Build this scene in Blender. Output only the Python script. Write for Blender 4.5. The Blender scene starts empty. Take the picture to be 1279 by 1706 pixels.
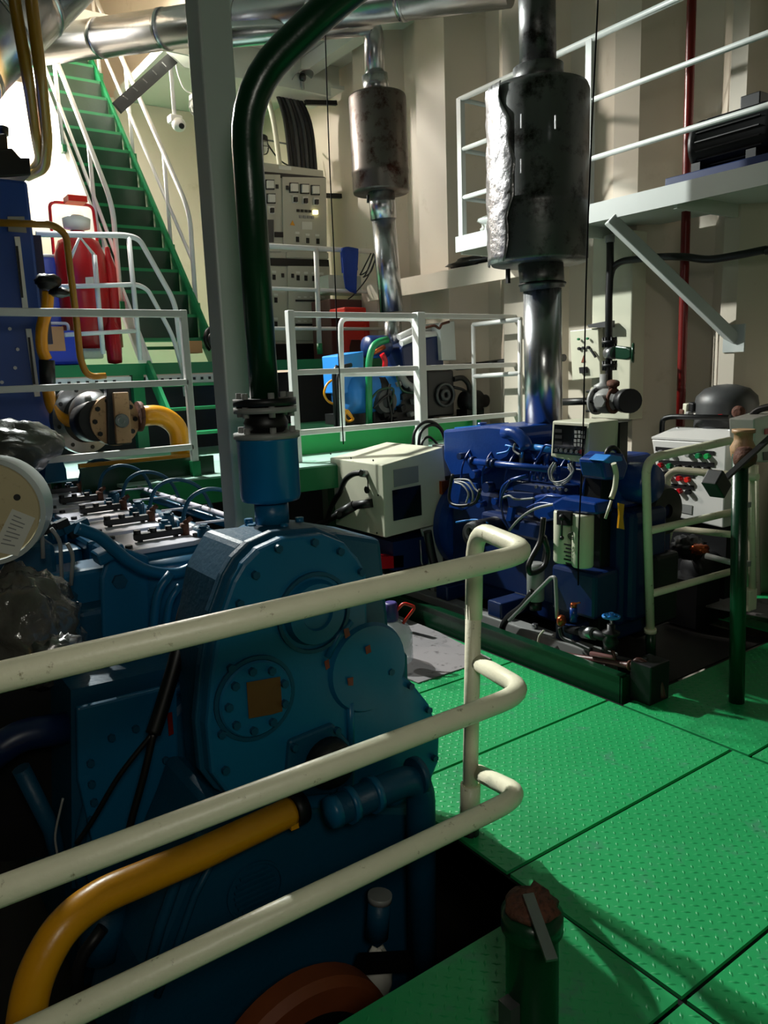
import bpy, bmesh, math, random
from mathutils import Vector as V, Matrix, noise
S=bpy.context.scene
COL=S.collection
rnd=random.Random(7)
PI=math.pi
# ---------------------------------------------------------------- camera, world, light, exposure
right,up,back,loc=V((0.814772,-0.578661,-0.036030)),V((0.134473,0.128160,0.982595)),V((-0.563972,-0.805435,0.182236)),V((0.000000,0.000000,1.650000))
cd=bpy.data.cameras.new('camera'); cam=bpy.data.objects.new('camera',cd); COL.objects.link(cam)
mw=Matrix((right,up,back)).transposed().to_4x4(); mw.translation=loc; cam.matrix_world=mw
cd.sensor_fit='AUTO'; cd.sensor_width=36; cd.lens=36*1280/1706; cd.clip_start=.02
S.camera=cam
S.view_settings.view_transform='Standard'; S.view_settings.look='None'; S.view_settings.gamma=1
S.view_settings.use_curve_mapping=False; S.view_settings.exposure=0.0
w=bpy.data.worlds.new('world'); S.world=w; w.use_nodes=True
w.node_tree.nodes['Background'].inputs[0].default_value=(.75,.9,1,1); w.node_tree.nodes['Background'].inputs[1].default_value=.0015
def lamp(name,kind,loc,power,col=(1,1,1),size=.2,target=None,**k):
    l=bpy.data.lights.new(name,kind); l.energy=power; l.color=col
    if kind=='AREA': l.size=size; l.shape='DISK'
    else: l.shadow_soft_size=size
    for a,b in k.items(): setattr(l,a,b)
    o=bpy.data.objects.new(name,l); COL.objects.link(o); o.location=loc
    if target: o.rotation_euler=(V(target)-V(loc)).to_track_quat('-Z','Y').to_euler()
    return o
# light that comes down the stair hatch from the deck above
lamp('hatch_light','SPOT',(1.92,10.0,5.36),2300,(1,.93,.84),.2,(2.9,5.5,1.0),spot_size=math.radians(160),spot_blend=.5)
# added flood, unseen, to brighten the floor and engines from above the platform
lamp('added_flood','SPOT',(1.6,7.2,4.8),1800,(.95,1,.95),.07,(2.5,1.9,0),spot_size=math.radians(80),spot_blend=.3)
# added weak fill behind the camera, standing in for room lighting
lamp('fill_light','AREA',(-.1,-.7,2.3),15,(1,.98,.85),.5,(.9,2.0,.9))
# ---------------------------------------------------------------- mesh builder
def basis(d):
    d=V(d).normalized(); a=V((0,0,1)) if abs(d.z)<.95 else V((1,0,0))
    x=d.cross(a).normalized(); return x,d.cross(x).normalized(),d
class MB:
    def __init__(s): s.v=[];s.f=[];s.s=[]
    def add(s,vs,fs,sm=False):
        o=len(s.v); s.v+= [V(p) for p in vs]; s.f+=[[i+o for i in f] for f in fs]
        s.s+=(sm if isinstance(sm,list) else [sm]*len(fs)); return s
    def hexa(s,p): return s.add(p,[(0,3,2,1),(4,5,6,7),(0,1,5,4),(1,2,6,5),(2,3,7,6),(3,0,4,7)])
    def box(s,a,b):
        x0,y0,z0=[min(a[i],b[i]) for i in range(3)]; x1,y1,z1=[max(a[i],b[i]) for i in range(3)]
        return s.hexa([(x0,y0,z0),(x1,y0,z0),(x1,y1,z0),(x0,y1,z0),(x0,y0,z1),(x1,y0,z1),(x1,y1,z1),(x0,y1,z1)])
    def obox(s,c,sz,x=(1,0,0),z=(0,0,1)):
        x=V(x).normalized(); z=V(z); y=z.cross(x).normalized(); z=x.cross(y); c=V(c)
        h=[k/2 for k in sz]
        return s.hexa([c+x*h[0]*i+y*h[1]*j+z*h[2]*k for k in(-1,1) for i,j in((-1,-1),(1,-1),(1,1),(-1,1))])
    def bar(s,p,q,a,b,up=(0,0,1)):
        p=V(p);q=V(q);d=q-p; u=V(up)
        if abs(d.normalized().dot(u))>.98: u=V((0,1,0))
        return s.obox((p+q)/2,(d.length,a,b),d,u)
    def lathe(s,p,d,prof,n=20,sm=True):
        x,y,d=basis(d); p=V(p); vs=[];fs=[];rings=[]
        for r,h in prof:
            if r<1e-6: rings.append([len(vs)]); vs.append(p+d*h)
            else:
                rings.append(list(range(len(vs),len(vs)+n)))
                vs+=[p+d*h+(x*math.cos(2*PI*i/n)+y*math.sin(2*PI*i/n))*r for i in range(n)]
        for a,b in zip(rings,rings[1:]):
            for i in range(n):
                j=(i+1)%n
                if len(a)==1 and len(b)==1: continue
                if len(a)==1: fs.append((a[0],b[j],b[i]))
                elif len(b)==1: fs.append((a[i],a[j],b[0]))
                else: fs.append((a[i],a[j],b[j],b[i]))
        k=[sm]*len(fs)
        if len(rings[0])>1: fs.append(rings[0][::-1]); k.append(False)
        if len(rings[-1])>1: fs.append(rings[-1]); k.append(False)
        return s.add(vs,fs,k)
    def sharp(s,p,d,prof,n=20):   # lathe with hard edges between profile pieces
        x,y,dd=basis(d)
        for (r0,h0),(r1,h1) in zip(prof,prof[1:]):
            if r0<1e-6 and r1<1e-6: continue
            flat=abs(h1-h0)<1e-6
            m=MB(); m.lathe(p,d,[(r0,h0),(r1,h1)],n,not flat)
            nf=n
            s.add(m.v,m.f[:nf],m.s[:nf])
        return s
    def cyl(s,p,q,r,r2=None,n=16):
        p=V(p);q=V(q); return s.lathe(p,q-p,[(r,0),(r if r2 is None else r2,(q-p).length)],n)
    def tube(s,pts,r,n=10,fil=0,closed=False):
        P=[V(p) for p in pts]
        if fil:
            Q=[P[0]]
            for a,b,c in zip(P,P[1:],P[2:]):
                u=(a-b);v=(c-b); k=min(fil,u.length*.48,v.length*.48)
                A=b+u.normalized()*k; B=b+v.normalized()*k
                for i in range(7):
                    t=i/6; Q.append(A*(1-t)**2+b*2*t*(1-t)+B*t*t)
            Q.append(P[-1]); P=Q
        R=r if isinstance(r,(list,tuple)) else None
        N=len(P); vs=[];fs=[]
        T=[]
        for i in range(N):
            a=P[(i-1)%N] if closed or i>0 else P[i]; b=P[(i+1)%N] if closed or i<N-1 else P[i]
            T.append((b-a).normalized() if (b-a).length>1e-9 else V((0,0,1)))
        x,y,_=basis(T[0])
        for i in range(N):
            t=T[i]; x=(x-t*x.dot(t)); x=x.normalized() if x.length>1e-6 else basis(t)[0]; y=t.cross(x)
            rr=r if R is None else (R[0]+(R[-1]-R[0])*i/(N-1))
            vs+=[P[i]+(x*math.cos(2*PI*k/n)+y*math.sin(2*PI*k/n))*rr for k in range(n)]
        for i in range(N if closed else N-1):
            a=i*n;b=((i+1)%N)*n
            fs+=[(a+k,a+(k+1)%n,b+(k+1)%n,b+k) for k in range(n)]
        k=[True]*len(fs)
        if not closed: fs+=[list(range(n))[::-1],list(range((N-1)*n,N*n))]; k+=[False,False]
        return s.add(vs,fs,k)
    def curve(s,pts,r,n=8,seg=6):   # smooth hose through points
        P=[V(p) for p in pts]; Q=[]
        for i in range(len(P)-1):
            p0=P[max(i-1,0)];p1=P[i];p2=P[i+1];p3=P[min(i+2,len(P)-1)]
            for j in range(seg):
                t=j/seg
                Q.append(.5*((2*p1)+(p2-p0)*t+(2*p0-5*p1+4*p2-p3)*t*t+(3*p1-p0-3*p2+p3)*t**3))
        Q.append(P[-1]); return s.tube(Q,r,n)
    def torus(s,c,ax,R,r,n=24,m=8,a0=0,a1=2*PI):
        x,y,d=basis(ax); c=V(c); full=abs(a1-a0-2*PI)<1e-6
        k=n if full else n+1
        return s.tube([c+(x*math.cos(a0+(a1-a0)*i/n)+y*math.sin(a0+(a1-a0)*i/n))*R for i in range(k)],r,m,closed=full)
    def prism(s,poly,ext):
        P=[V(p) for p in poly]; e=V(ext); n=len(P)
        return s.add(P+[p+e for p in P],[list(range(n))[::-1],list(range(n,2*n))]+[(i,(i+1)%n,n+(i+1)%n,n+i) for i in range(n)])
    def loft(s,A,B):
        n=len(A)
        return s.add(list(A)+list(B),[list(range(n))[::-1],list(range(n,2*n))]+[(i,(i+1)%n,n+(i+1)%n,n+i) for i in range(n)])
    def blob(s,c,rad,amp=.15,fr=3,n=28,m=18,seed=0,sm=True,flat=None):
        c=V(c);vs=[];fs=[]
        for j in range(m+1):
            for i in range(n):
                th=PI*j/m; ph=2*PI*i/n
                d=V((math.sin(th)*math.cos(ph),math.sin(th)*math.sin(ph),math.cos(th)))
                k=1+amp*noise.noise(d*fr+V((seed,0,0)))+amp*.5*abs(noise.noise(d*fr*2.7+V((0,seed,0))))
                p=V((d.x*rad[0]*k,d.y*rad[1]*k,d.z*rad[2]*k))
                if flat is not None and p.z<flat: p.z=flat
                vs.append(c+p)
        for j in range(m):
            for i in range(n):
                fs.append((j*n+i,j*n+(i+1)%n,(j+1)*n+(i+1)%n,(j+1)*n+i))
        return s.add(vs,fs,sm)
    def mesh(s,name,mat,off=(0,0,0)):
        me=bpy.data.meshes.new(name); o=V(off)
        me.from_pydata([p-o for p in s.v],[],s.f)
        me.polygons.foreach_set('use_smooth',s.s)
        bm=bmesh.new(); bm.from_mesh(me); bmesh.ops.recalc_face_normals(bm,faces=bm.faces); bm.to_mesh(me); bm.free()
        me.materials.append(mat); return me
BASE={}
def bev(o,w,seg=2):
    m=o.modifiers.new('bevel','BEVEL'); m.width=w; m.segments=seg; m.limit_method='ANGLE'; m.angle_limit=math.radians(50); return o
def thing(name,label,cat,base=(0,0,0),group=None,kind=None):
    o=bpy.data.objects.new(name,None); COL.objects.link(o); o.location=base; o.empty_display_size=.1
    o['label']=label; o['category']=cat
    if group:o['group']=group
    if kind:o['kind']=kind
    BASE[o.name]=V(base); return o
def part(name,mb,mat,parent,label=None,bevel=0,kind=None):
    b=BASE[parent.name]; me=mb.mesh(name,mat,b)
    o=bpy.data.objects.new(name,me); COL.objects.link(o); o.parent=parent; BASE[o.name]=b
    if label:o['label']=label
    if kind:o['kind']=kind
    if bevel:bev(o,bevel)
    return o
def single(name,mb,mat,label,cat,base=None,group=None,bevel=0,kind=None):
    if base is None:
        base=V((sum(p.x for p in mb.v)/len(mb.v),sum(p.y for p in mb.v)/len(mb.v),min(p.z for p in mb.v)))
    me=mb.mesh(name,mat,base); o=bpy.data.objects.new(name,me); COL.objects.link(o); o.location=base; BASE[o.name]=V(base)
    o['label']=label; o['category']=cat
    if group:o['group']=group
    if kind:o['kind']=kind
    if bevel:bev(o,bevel)
    return o
def struct(name,mb,mat,bevel=0,parent=None):
    me=mb.mesh(name,mat); o=bpy.data.objects.new(name,me); COL.objects.link(o); BASE[o.name]=V((0,0,0))
    if parent:o.parent=parent
    else:o['kind']='structure'
    if bevel:bev(o,bevel)
    return o
def inst(name,me,parent,at,d=None,x=None):   # a copy of a small part's mesh; d: where its local +Z points
    o=bpy.data.objects.new(name,me); COL.objects.link(o); o.parent=parent; o.location=V(at)-BASE[parent.name]; BASE[o.name]=BASE[parent.name]
    if d is not None: o.rotation_euler=V(d).to_track_quat('Z','Y').to_euler()
    return o
# ---------------------------------------------------------------- materials
def lin(h):
    h=h.lstrip('#'); r=[int(h[i:i+2],16)/255 for i in(0,2,4)]
    return tuple(c/12.92 if c<=.04045 else ((c+.055)/1.055)**2.4 for c in r)+(1,)
def mat(name,col,rough=.45,metal=0,var=.12,scale=5,bump=0,bscale=40,dirt=None,dirt_amt=.5,spec=.5,emit=0,emit_col=None,coat=0,alpha=None,trans=0):
    m=bpy.data.materials.new(name); m.use_nodes=True; nt=m.node_tree; N=nt.nodes; L=nt.links; b=N['Principled BSDF']
    c=lin(col) if isinstance(col,str) else col
    b.inputs['Roughness'].default_value=rough; b.inputs['Metallic'].default_value=metal; b.inputs['Specular IOR Level'].default_value=spec
    b.inputs['Coat Weight'].default_value=coat; b.inputs['Transmission Weight'].default_value=trans
    tc=N.new('ShaderNodeTexCoord'); nz=N.new('ShaderNodeTexNoise'); nz.inputs['Scale'].default_value=scale; nz.inputs['Detail'].default_value=5
    L.new(tc.outputs['Object'],nz.inputs['Vector'])
    mx=N.new('ShaderNodeMix'); mx.data_type='RGBA'
    mx.inputs[6].default_value=tuple(x*(1-var) for x in c[:3])+(1,); mx.inputs[7].default_value=tuple(min(1,x*(1+var)) for x in c[:3])+(1,)
    L.new(nz.outputs['Fac'],mx.inputs[0]); out=mx.outputs[2]
    if dirt:
        n2=N.new('ShaderNodeTexNoise'); n2.inputs['Scale'].default_value=scale*2.3; n2.inputs['Detail'].default_value=8; n2.inputs['Roughness'].default_value=.7
        L.new(tc.outputs['Object'],n2.inputs['Vector'])
        rp=N.new('ShaderNodeValToRGB'); rp.color_ramp.elements[0].position=.62-dirt_amt*.2; rp.color_ramp.elements[1].position=.72-dirt_amt*.1
        L.new(n2.outputs['Fac'],rp.inputs[0])
        m2=N.new('ShaderNodeMix'); m2.data_type='RGBA'; L.new(rp.outputs[0],m2.inputs[0]); L.new(out,m2.inputs[6]); m2.inputs[7].default_value=lin(dirt); out=m2.outputs[2]
    L.new(out,b.inputs['Base Color'])
    if bump:
        n3=N.new('ShaderNodeTexNoise'); n3.inputs['Scale'].default_value=bscale; n3.inputs['Detail'].default_value=4
        L.new(tc.outputs['Object'],n3.inputs['Vector'])
        bp=N.new('ShaderNodeBump'); bp.inputs['Strength'].default_value=bump; bp.inputs['Distance'].default_value=.02
        L.new(n3.outputs['Fac'],bp.inputs['Height']); L.new(bp.outputs[0],b.inputs['Normal'])
    if emit: b.inputs['Emission Color'].default_value=lin(emit_col or col); b.inputs['Emission Strength'].default_value=emit
    if alpha is not None: b.inputs['Alpha'].default_value=alpha
    return m
m_wall=mat('cream_wall_paint','#d0c5b4',.5,var=.07,scale=1.5,dirt='#c2b6a2',dirt_amt=.1,bump=.05,bscale=6)
m_ceil=mat('ceiling_paint','#c8cdc4',.55,var=.06,scale=2)
m_plate=mat('green_floor_paint','#1f9a58',.42,var=.16,scale=3,dirt='#3f8a66',dirt_amt=.35,bump=.04,bscale=60)
m_green=mat('green_steel_paint','#127a48',.4,var=.12)
m_dgreen=mat('dark_green_paint','#07331d',.28,var=.15,bump=.05,bscale=30)
m_bgreen=mat('bright_green_paint','#12a04e',.45,var=.12)
m_pit=mat('bilge_dark','#1a1512',.7,var=.4,scale=4)
m_deck=mat('pale_glare_deck','#a9c8bd',.32,var=.12,scale=3,dirt='#6fa38c',dirt_amt=.3)  # glare on the walkway put into the pale base colour
m_rail=mat('cream_rail_paint','#ebe7cb',.4,var=.08,scale=14,dirt='#8a7d5c',dirt_amt=.02,bump=.08,bscale=50)
m_white=mat('white_rail_paint','#d9d8d4',.38,var=.06,scale=9)
m_teal=mat('teal_engine_paint','#085a80',.36,spec=.4,var=.12,scale=5,bump=.04,bscale=60)
m_teald=mat('dark_teal_casting','#06435e',.45,spec=.35,var=.2,scale=4,bump=.1,bscale=50)
m_cover=mat('pale_paint_and_glare','#c2bfcc',.4,var=.08,scale=9,bump=.05,bscale=90)  # glare on the head tops put into the colour; pale pipes share it
m_blue=mat('blue_engine_paint','#0c347c',.28,var=.15,scale=7,bump=.06,bscale=50)
m_navy=mat('navy_paint','#0d2350',.35,var=.12,scale=5)
m_lblue=mat('light_blue_paint','#2b7fcf',.4,var=.12)
m_yellow=mat('yellow_pipe_paint','#d8930c',.33,var=.12,scale=9,bump=.05,bscale=40)
m_ochre=mat('ochre_pipe_paint','#9c6f18',.35,var=.15,scale=9)
m_black=mat('black_rubber','#0b0b0c',.45,var=.3,scale=9)
m_dark=mat('dark_iron','#1b1b1d',.45,metal=.3,var=.35,scale=9)
m_steel=mat('bare_steel','#9a9a9c',.32,metal=.9,var=.15,scale=9,bump=.05,bscale=60)
m_foil=mat('aluminium_cladding','#b9babd',.26,metal=1,var=.1,scale=5,bump=.10,bscale=9)
m_crink=mat('crinkled_foil','#a5a2a4',.34,metal=1,var=.2,scale=8,bump=.6,bscale=12)
m_muff=mat('soiled_muffler_metal','#6e6e6e',.4,metal=.85,var=.3,scale=3,dirt='#2a2623',dirt_amt=.5,bump=.12,bscale=10)
m_rmuff=mat('rusty_muffler_metal','#6a635e',.4,metal=.8,var=.35,scale=4,dirt='#3d2018',dirt_amt=.6,bump=.1,bscale=14)
m_pole=mat('grey_white_pillar','#bcc1be',.42,var=.06,scale=6)
m_box=mat('ivory_enclosure','#cbcab4',.42,var=.04,scale=6)
m_grey=mat('grey_metal_paint','#8a8a88',.42,var=.1,scale=6)
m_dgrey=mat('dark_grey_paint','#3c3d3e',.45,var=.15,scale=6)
m_red=mat('red_paint','#b3121c',.3,var=.12,scale=6)
m_dred=mat('dark_red_pipe_paint','#6e120e',.35,var=.15,scale=6)
m_redpl=mat('red_plastic','#d8281c',.38,var=.05)
m_rust=mat('rusty_steel','#5a3424',.75,metal=.2,var=.4,scale=18,dirt='#2b1a14',dirt_amt=.6,bump=.3,bscale=60)
m_copper=mat('copper_brass','#b0562e',.3,metal=.8,var=.2,scale=18)
m_brown=mat('brown_pipe_paint','#553230',.4,var=.2)
m_tan=mat('tan_actuator_paint','#a88460',.5,var=.15,scale=9,dirt='#6b5138',dirt_amt=.3)
m_tarp=mat('grey_tarp','#4a4a44',.3,var=.3,scale=7,bump=.4,bscale=16,coat=.4)
m_plastic=mat('clear_plastic_wrap','#55524c',.16,var=.5,scale=7,bump=.5,bscale=22,coat=1)
m_ply=mat('plywood_disc','#cdbb92',.6,var=.12,scale=8,dirt='#9a7a4e',dirt_amt=.25)
m_paper=mat('white_paper','#dedbd0',.7,var=.04)
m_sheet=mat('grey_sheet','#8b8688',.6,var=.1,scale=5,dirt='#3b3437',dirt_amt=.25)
m_panel=mat('switchboard_paint','#b9b8aa',.42,var=.04,scale=4)
m_cons=mat('console_paint','#d2d0cc',.42,var=.05,scale=4)
m_bluepl=mat('blue_plastic','#2c46b8',.35,var=.1)
m_cloth=mat('blue_cloth','#173a8f',.8,var=.2,scale=12,bump=.2,bscale=40)
m_water=mat('clear_jug_plastic','#aeb4ba',.15,var=.1,scale=10,bump=.3,bscale=30,alpha=.55)
m_purple=mat('purple_label','#3b2f74',.5,var=.2)
m_card=mat('brown_cardboard','#b98457',.7,var=.08)
m_orange=mat('faded_orange_paint','#7a3a16',.6,var=.3,scale=7)
m_tape=mat('orange_tape','#5a3a0c',.6,var=.2,scale=12)
m_glass=mat('dark_glass','#0d0f10',.08,var=.1,coat=.6)
m_meter=mat('meter_face','#d9dad2',.4,var=.03)
m_lampg=mat('lit_indicator','#fff2b0',.4,emit=3,emit_col='#fff0a8')
m_lit=mat('lit_lamp_lens','#ffffff',.4,emit=14,emit_col='#fff4e2')
m_wire=mat('thin_black_wire','#050505',.9,spec=.1)
m_tealc=mat('lit_teal_paint','#0a6a9c',.3,var=.08,spec=.5)  # brighter copy of the engine teal, carrying the cylinder's highlight
m_lens=mat('clear_lamp_glass','#d8d8d0',.1,var=.05,alpha=.6)
# ---------------------------------------------------------------- setting
def bolt_mesh(name,r,h,m): return MB().sharp((0,0,0),(0,0,1),[(0,h),(r,h),(r,0)],6).mesh(name,m)
mb=MB().box((-5.1,-6.3,-1.0),(5.6,11.2,-.9)); fl=struct('floor',mb,m_pit)
def plate(x0,x1,y0,y1):
    g=.008; w=x1-x0-2*g; d=y1-y0-2*g; key=(round(w,3),round(d,3))
    if key not in PL:
        a=MB().box((-w/2,-d/2,-.012),(w/2,d/2,0)).mesh('floor_plate',m_plate)
        t=MB(); p=.0325; s2=math.sqrt(.5); k=int(1.2*max(w,d)/p)+1
        for i in range(-k,k+1):
            for j in range(-k,k+1):
                u,v=i*p,j*p; x=(u-v)*s2; y=(u+v)*s2
                if abs(x)>w/2-.012 or abs(y)>d/2-.012: continue
                ax=V((s2,s2,0)) if (i+j)%2 else V((-s2,s2,0)); ay=V((-ax.y,ax.x,0)); c=V((x,y,0))
                L,W,H=.0155,.0045,.003
                t.add([c-ax*L,c-ay*W,c+ax*L,c+ay*W,c-ax*L*.45+V((0,0,H)),c+ax*L*.45+V((0,0,H))],[(0,1,4),(1,5,4),(1,2,5),(2,3,5),(3,4,5),(3,0,4)],True)
        PL[key]=(a,t.mesh('tread_pattern',m_plate))
    a,t=PL[key]
    o=bpy.data.objects.new('floor_plate',a); COL.objects.link(o); o.parent=fl; o.location=((x0+x1)/2,(y0+y1)/2,0)
    q=bpy.data.objects.new('tread_pattern',t); COL.objects.link(q); q.parent=o; q['kind']='stuff'
m_dimwall=mat('grey_machinery_wall','#4c5450',.6,var=.15,scale=1)
PL={}
A=[-.295,.355,1.005,1.655,2.305,2.972,3.622,4.272,4.74]
for y0,y1 in zip(A,A[1:]): plate(1.6,2.93,y0,y1)
B=[-.37,.28,.93,1.58,2.23]
for y0,y1 in zip(B,B[1:]):
    plate(2.93,4.26,y0,y1); plate(4.26,5.2,y0,y1)
plate(4.45,5.2,2.23,2.88); plate(4.45,5.2,2.88,3.53)
for y0,y1 in zip([-.295,.355,1.005],[.355,1.005,1.5]):
    plate(.27,1.6,y0,y1); plate(-1.06,.27,y0,y1)
mb=MB()      # framing under the plates
for x in (1.6,2.93): mb.box((x-.03,-.3,-.1),(x+.03,4.74,-.014))
for y in A[:-1]: mb.box((1.64,y-.025,-.1),(2.89,y+.025,-.014))
mb.box((-1.06,1.46,-.1),(1.56,1.5,-.014)); mb.box((1.57,1.5,-.1),(1.6,4.7,-.014))
for x,y in ((1.6,1.5),(2.93,1.6),(1.6,3.4),(2.93,3.4),(.3,1.46),(4.26,.9)): mb.box((x-.03,y-.03,-.9),(x+.03,y+.03,-.1))
o=struct('plate_framing',mb,m_dark,parent=fl)
# corrugated ship side on the right
XN,XF=4.95,5.25
seq=[(-6.2,XF),(1.75,XF),(1.95,XN),(2.15,XN),(2.4,XF),(2.7,XF),(2.92,XN),(3.03,XN),(3.28,XF),(3.5,XF),(3.72,XN),(3.94,XN),(4.38,XF),(4.62,XF),(4.85,XN),(5.1,XN),(5.45,XF),(5.62,XF),(5.85,XN),(6.28,XN),(6.5,XF),(6.85,XF),(7.05,XN),(7.35,XN),(7.55,XF),(10.3,XF)]
mb=MB()
n=len(seq)
mb.add([(x,y,-1) for y,x in seq]+[(x,y,5.6) for y,x in seq],[(i,i+1,n+i+1,n+i) for i in range(n-1)])
struct('wall_right',mb,m_wall)
mb=MB().box((-5.1,10.25,-1),(5.4,10.35,5.055)); struct('wall_back',mb,m_wall)
mb=MB().box((-5.1,-6.2,-1),(-5.0,10.3,5.3)); struct('wall_left',mb,m_dimwall)
mb=MB().box((-5.0,-6.3,-1),(5.4,-6.2,5.3)); struct('wall_front',mb,m_dimwall)
# deck head with the stair hatch cut out (x 1.75-3.3, y 7.4 on)
mb=MB().box((-5.0,-6.2,5.06),(5.4,7.3,5.16)).box((-5.0,7.3,5.06),(1.7,10.3,5.16)).box((3.35,7.3,5.06),(5.4,10.3,5.16))
struct('ceiling',mb,m_ceil)
mb=MB().box((1.7,10.32,5.0),(3.35,12.2,5.1)); struct('trim_1',mb,m_ceil)      # landing of the deck above
mb=MB().box((1.3,12.0,5.0),(3.8,12.1,7.2)).box((1.3,7.3,7.1),(3.8,12.1,7.2)).box((1.28,7.3,5.17),(1.36,12.1,7.2)).box((3.72,7.3,5.17),(3.8,12.1,7.2)).box((1.3,7.2,5.17),(3.8,7.28,7.2)); struct('wall_upper',mb,m_wall)
mb=MB().box((4.7,2.0,4.9),(4.85,10.2,5.05))
for y in (3.0,5.2,8.0): mb.box((-4.9,y,4.85),(5.2,y+.03,5.055))
struct('trim_2',mb,m_ceil)
# ---------------------------------------------------------------- decks, stairs, galleries
t=thing('raised_walkway','pale green raised walkway deck behind the teal engine, with green front edge','platform',(2.6,4.75,0))
part('deck_plate',MB().prism([(1.39,4.78,.98),(2.9,4.66,.98),(3.9,4.66,.98),(4.93,4.66,.98),(4.93,6.84,.98),(.2,6.84,.98),(.2,5.46,.98),(1.39,5.46,.98)],(0,0,.02)),m_deck,t)
part('edge_beam',MB().bar((1.39,4.775,.91),(2.9,4.655,.91),.012,.16),m_green,t,'green front edge beam')
part('edge_beam',MB().box((2.9,4.65,.85),(3.1,4.664,.975)),m_white,t,'white edge strip behind ivory control box')
for x,y in ((1.5,4.85),(2.85,4.75),(4.4,4.75),(4.85,5.6),(1.5,6.8),(3.2,6.8)): part('leg',MB().box((x-.04,y-.04,-.9),(x+.04,y+.04,.98)),m_dgreen,t)
# upper platform
t=thing('upper_platform','green upper platform carrying stairs and switchboard at the back wall','platform',(3.2,8.4,0))
part('deck_plate',MB().box((.9,6.9,1.76),(4.93,10.24,1.78)),m_green,t)
part('edge_beam',MB().box((.9,6.86,1.68),(4.93,6.9,1.78)),m_green,t)
def perforated(name,x0,x1):
    mb=MB().box((x0,6.855,1.595),(x1,6.861,1.67)); o=part(name,mb,m_white,t,'white perforated strip under platform edge')
    h=MB()
    k=int((x1-x0-.08)/.075)
    for i in range(k): h.box((x0+.06+i*.075,6.852,1.62),(x0+.085+i*.075,6.8555,1.645))
    part('hole_row',h,m_black,o,kind='stuff')
perforated('strip',1.48,2.15); perforated('strip',2.28,3.1)
for x in (1.45,2.22,3.2,4.9): part('post',MB().box((x-.05,6.88,-.9),(x+.05,6.96,1.7)),m_green,t)
part('rear_support',MB().box((1.0,8.6,-.9),(1.1,8.7,1.7)).box((4.8,8.6,-.9),(4.9,8.7,1.7)),m_green,t,kind='stuff')
part('back_panel',MB().box((1.5,7.55,-.9),(4.9,7.6,1.66)),m_dgrey,t)
# short ladder from walkway to upper platform
t=thing('short_ladder','short green ladder from walkway deck up to the upper platform','ladder',(2.7,6.4,1.0))
for x in (2.3,3.12): part('stringer',MB().bar((x,6.84,1.76),(x,6.1,1.0),.03,.12,(0,1,0)),m_green,t)
for i in range(3):
    z=1.58-.2*i; y=6.86-(1.78-z)*.95; part('tread',MB().box((2.32,y-.1,z-.012),(3.1,y+.08,z+.012)),m_green,t)
# main stairs
t=thing('stairs','long green steel stairs rising from upper platform to the hatch','stairs',(2.65,7.0,1.78))
X0,X1,Y0,G,R,Z0=2.33,3.0,6.98,.193,.231,1.78
for i in range(1,16): part('tread',MB().box((X0+.02,Y0+G*i-.07,Z0+R*i-.03),(X1-.02,Y0+G*i+.13,Z0+R*i)).box((X0+.02,Y0+G*i+.125,Z0+R*i-.1),(X1-.02,Y0+G*i+.135,Z0+R*i-.07)),m_green,t); part('riser',MB().box((X0+.02,Y0+G*i+.12,Z0+R*i-.0),(X1-.02,Y0+G*i+.13,Z0+R*(i+1)-.03)),m_dgreen,t)  # shade on the risers put into a darker green than the treads
for x in (X0,X1): part('stringer',MB().add([],[]).prism([(x-.012,Y0-.16,Z0),(x-.012,Y0+.14,Z0),(x-.012,Y0+G*15.6+.2,Z0+R*15.4),(x-.012,Y0+G*15.6-.1,Z0+R*15.4+.02)],(.024,0,0)),m_green if x>2.5 else m_white,t,None if x>2.5 else 'white painted left stringer')
part('landing_nosing',MB().box((X0,Y0+G*16-.05,5.2),(X1,10.32,5.3)),m_green,t)
def stair_rail(x,label):
    o=thing('stair_handrail',label,'handrail',(x,7.2,1.9),'white handrails of the long stairs')
    sl=R/G
    f=lambda y,h:(x,y,Z0+(y-Y0)*sl+h)
    part('rail',MB().tube([f(7.42,.03),f(7.40,.86),f(7.50,.93),f(9.95,.93)],.024,8,.1),m_white,o)
    part('rail',MB().tube([f(7.42,.45),f(9.95,.45)],.018,8),m_white,o)
    part('foot',MB().box((x-.025,7.37,f(7.42,0)[2]-.04),(x+.025,7.47,f(7.42,0)[2]+.05)),m_green,o)
    for y in (7.95,8.85,9.75): part('post',MB().tube([f(y,.02),f(y,.92)],.02,8),m_white,o); part('foot',MB().box((x-.02,y-.05,f(y,0)[2]-.03),(x+.02,y+.05,f(y,0)[2]+.04)),m_green,o)
    return o
stair_rail(X1+.03,'white tubular handrail on the right side of the stairs, beside the beige wall')
stair_rail(X0-.03,'white tubular handrail on the left side of the stairs, behind red extinguisher')
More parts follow.
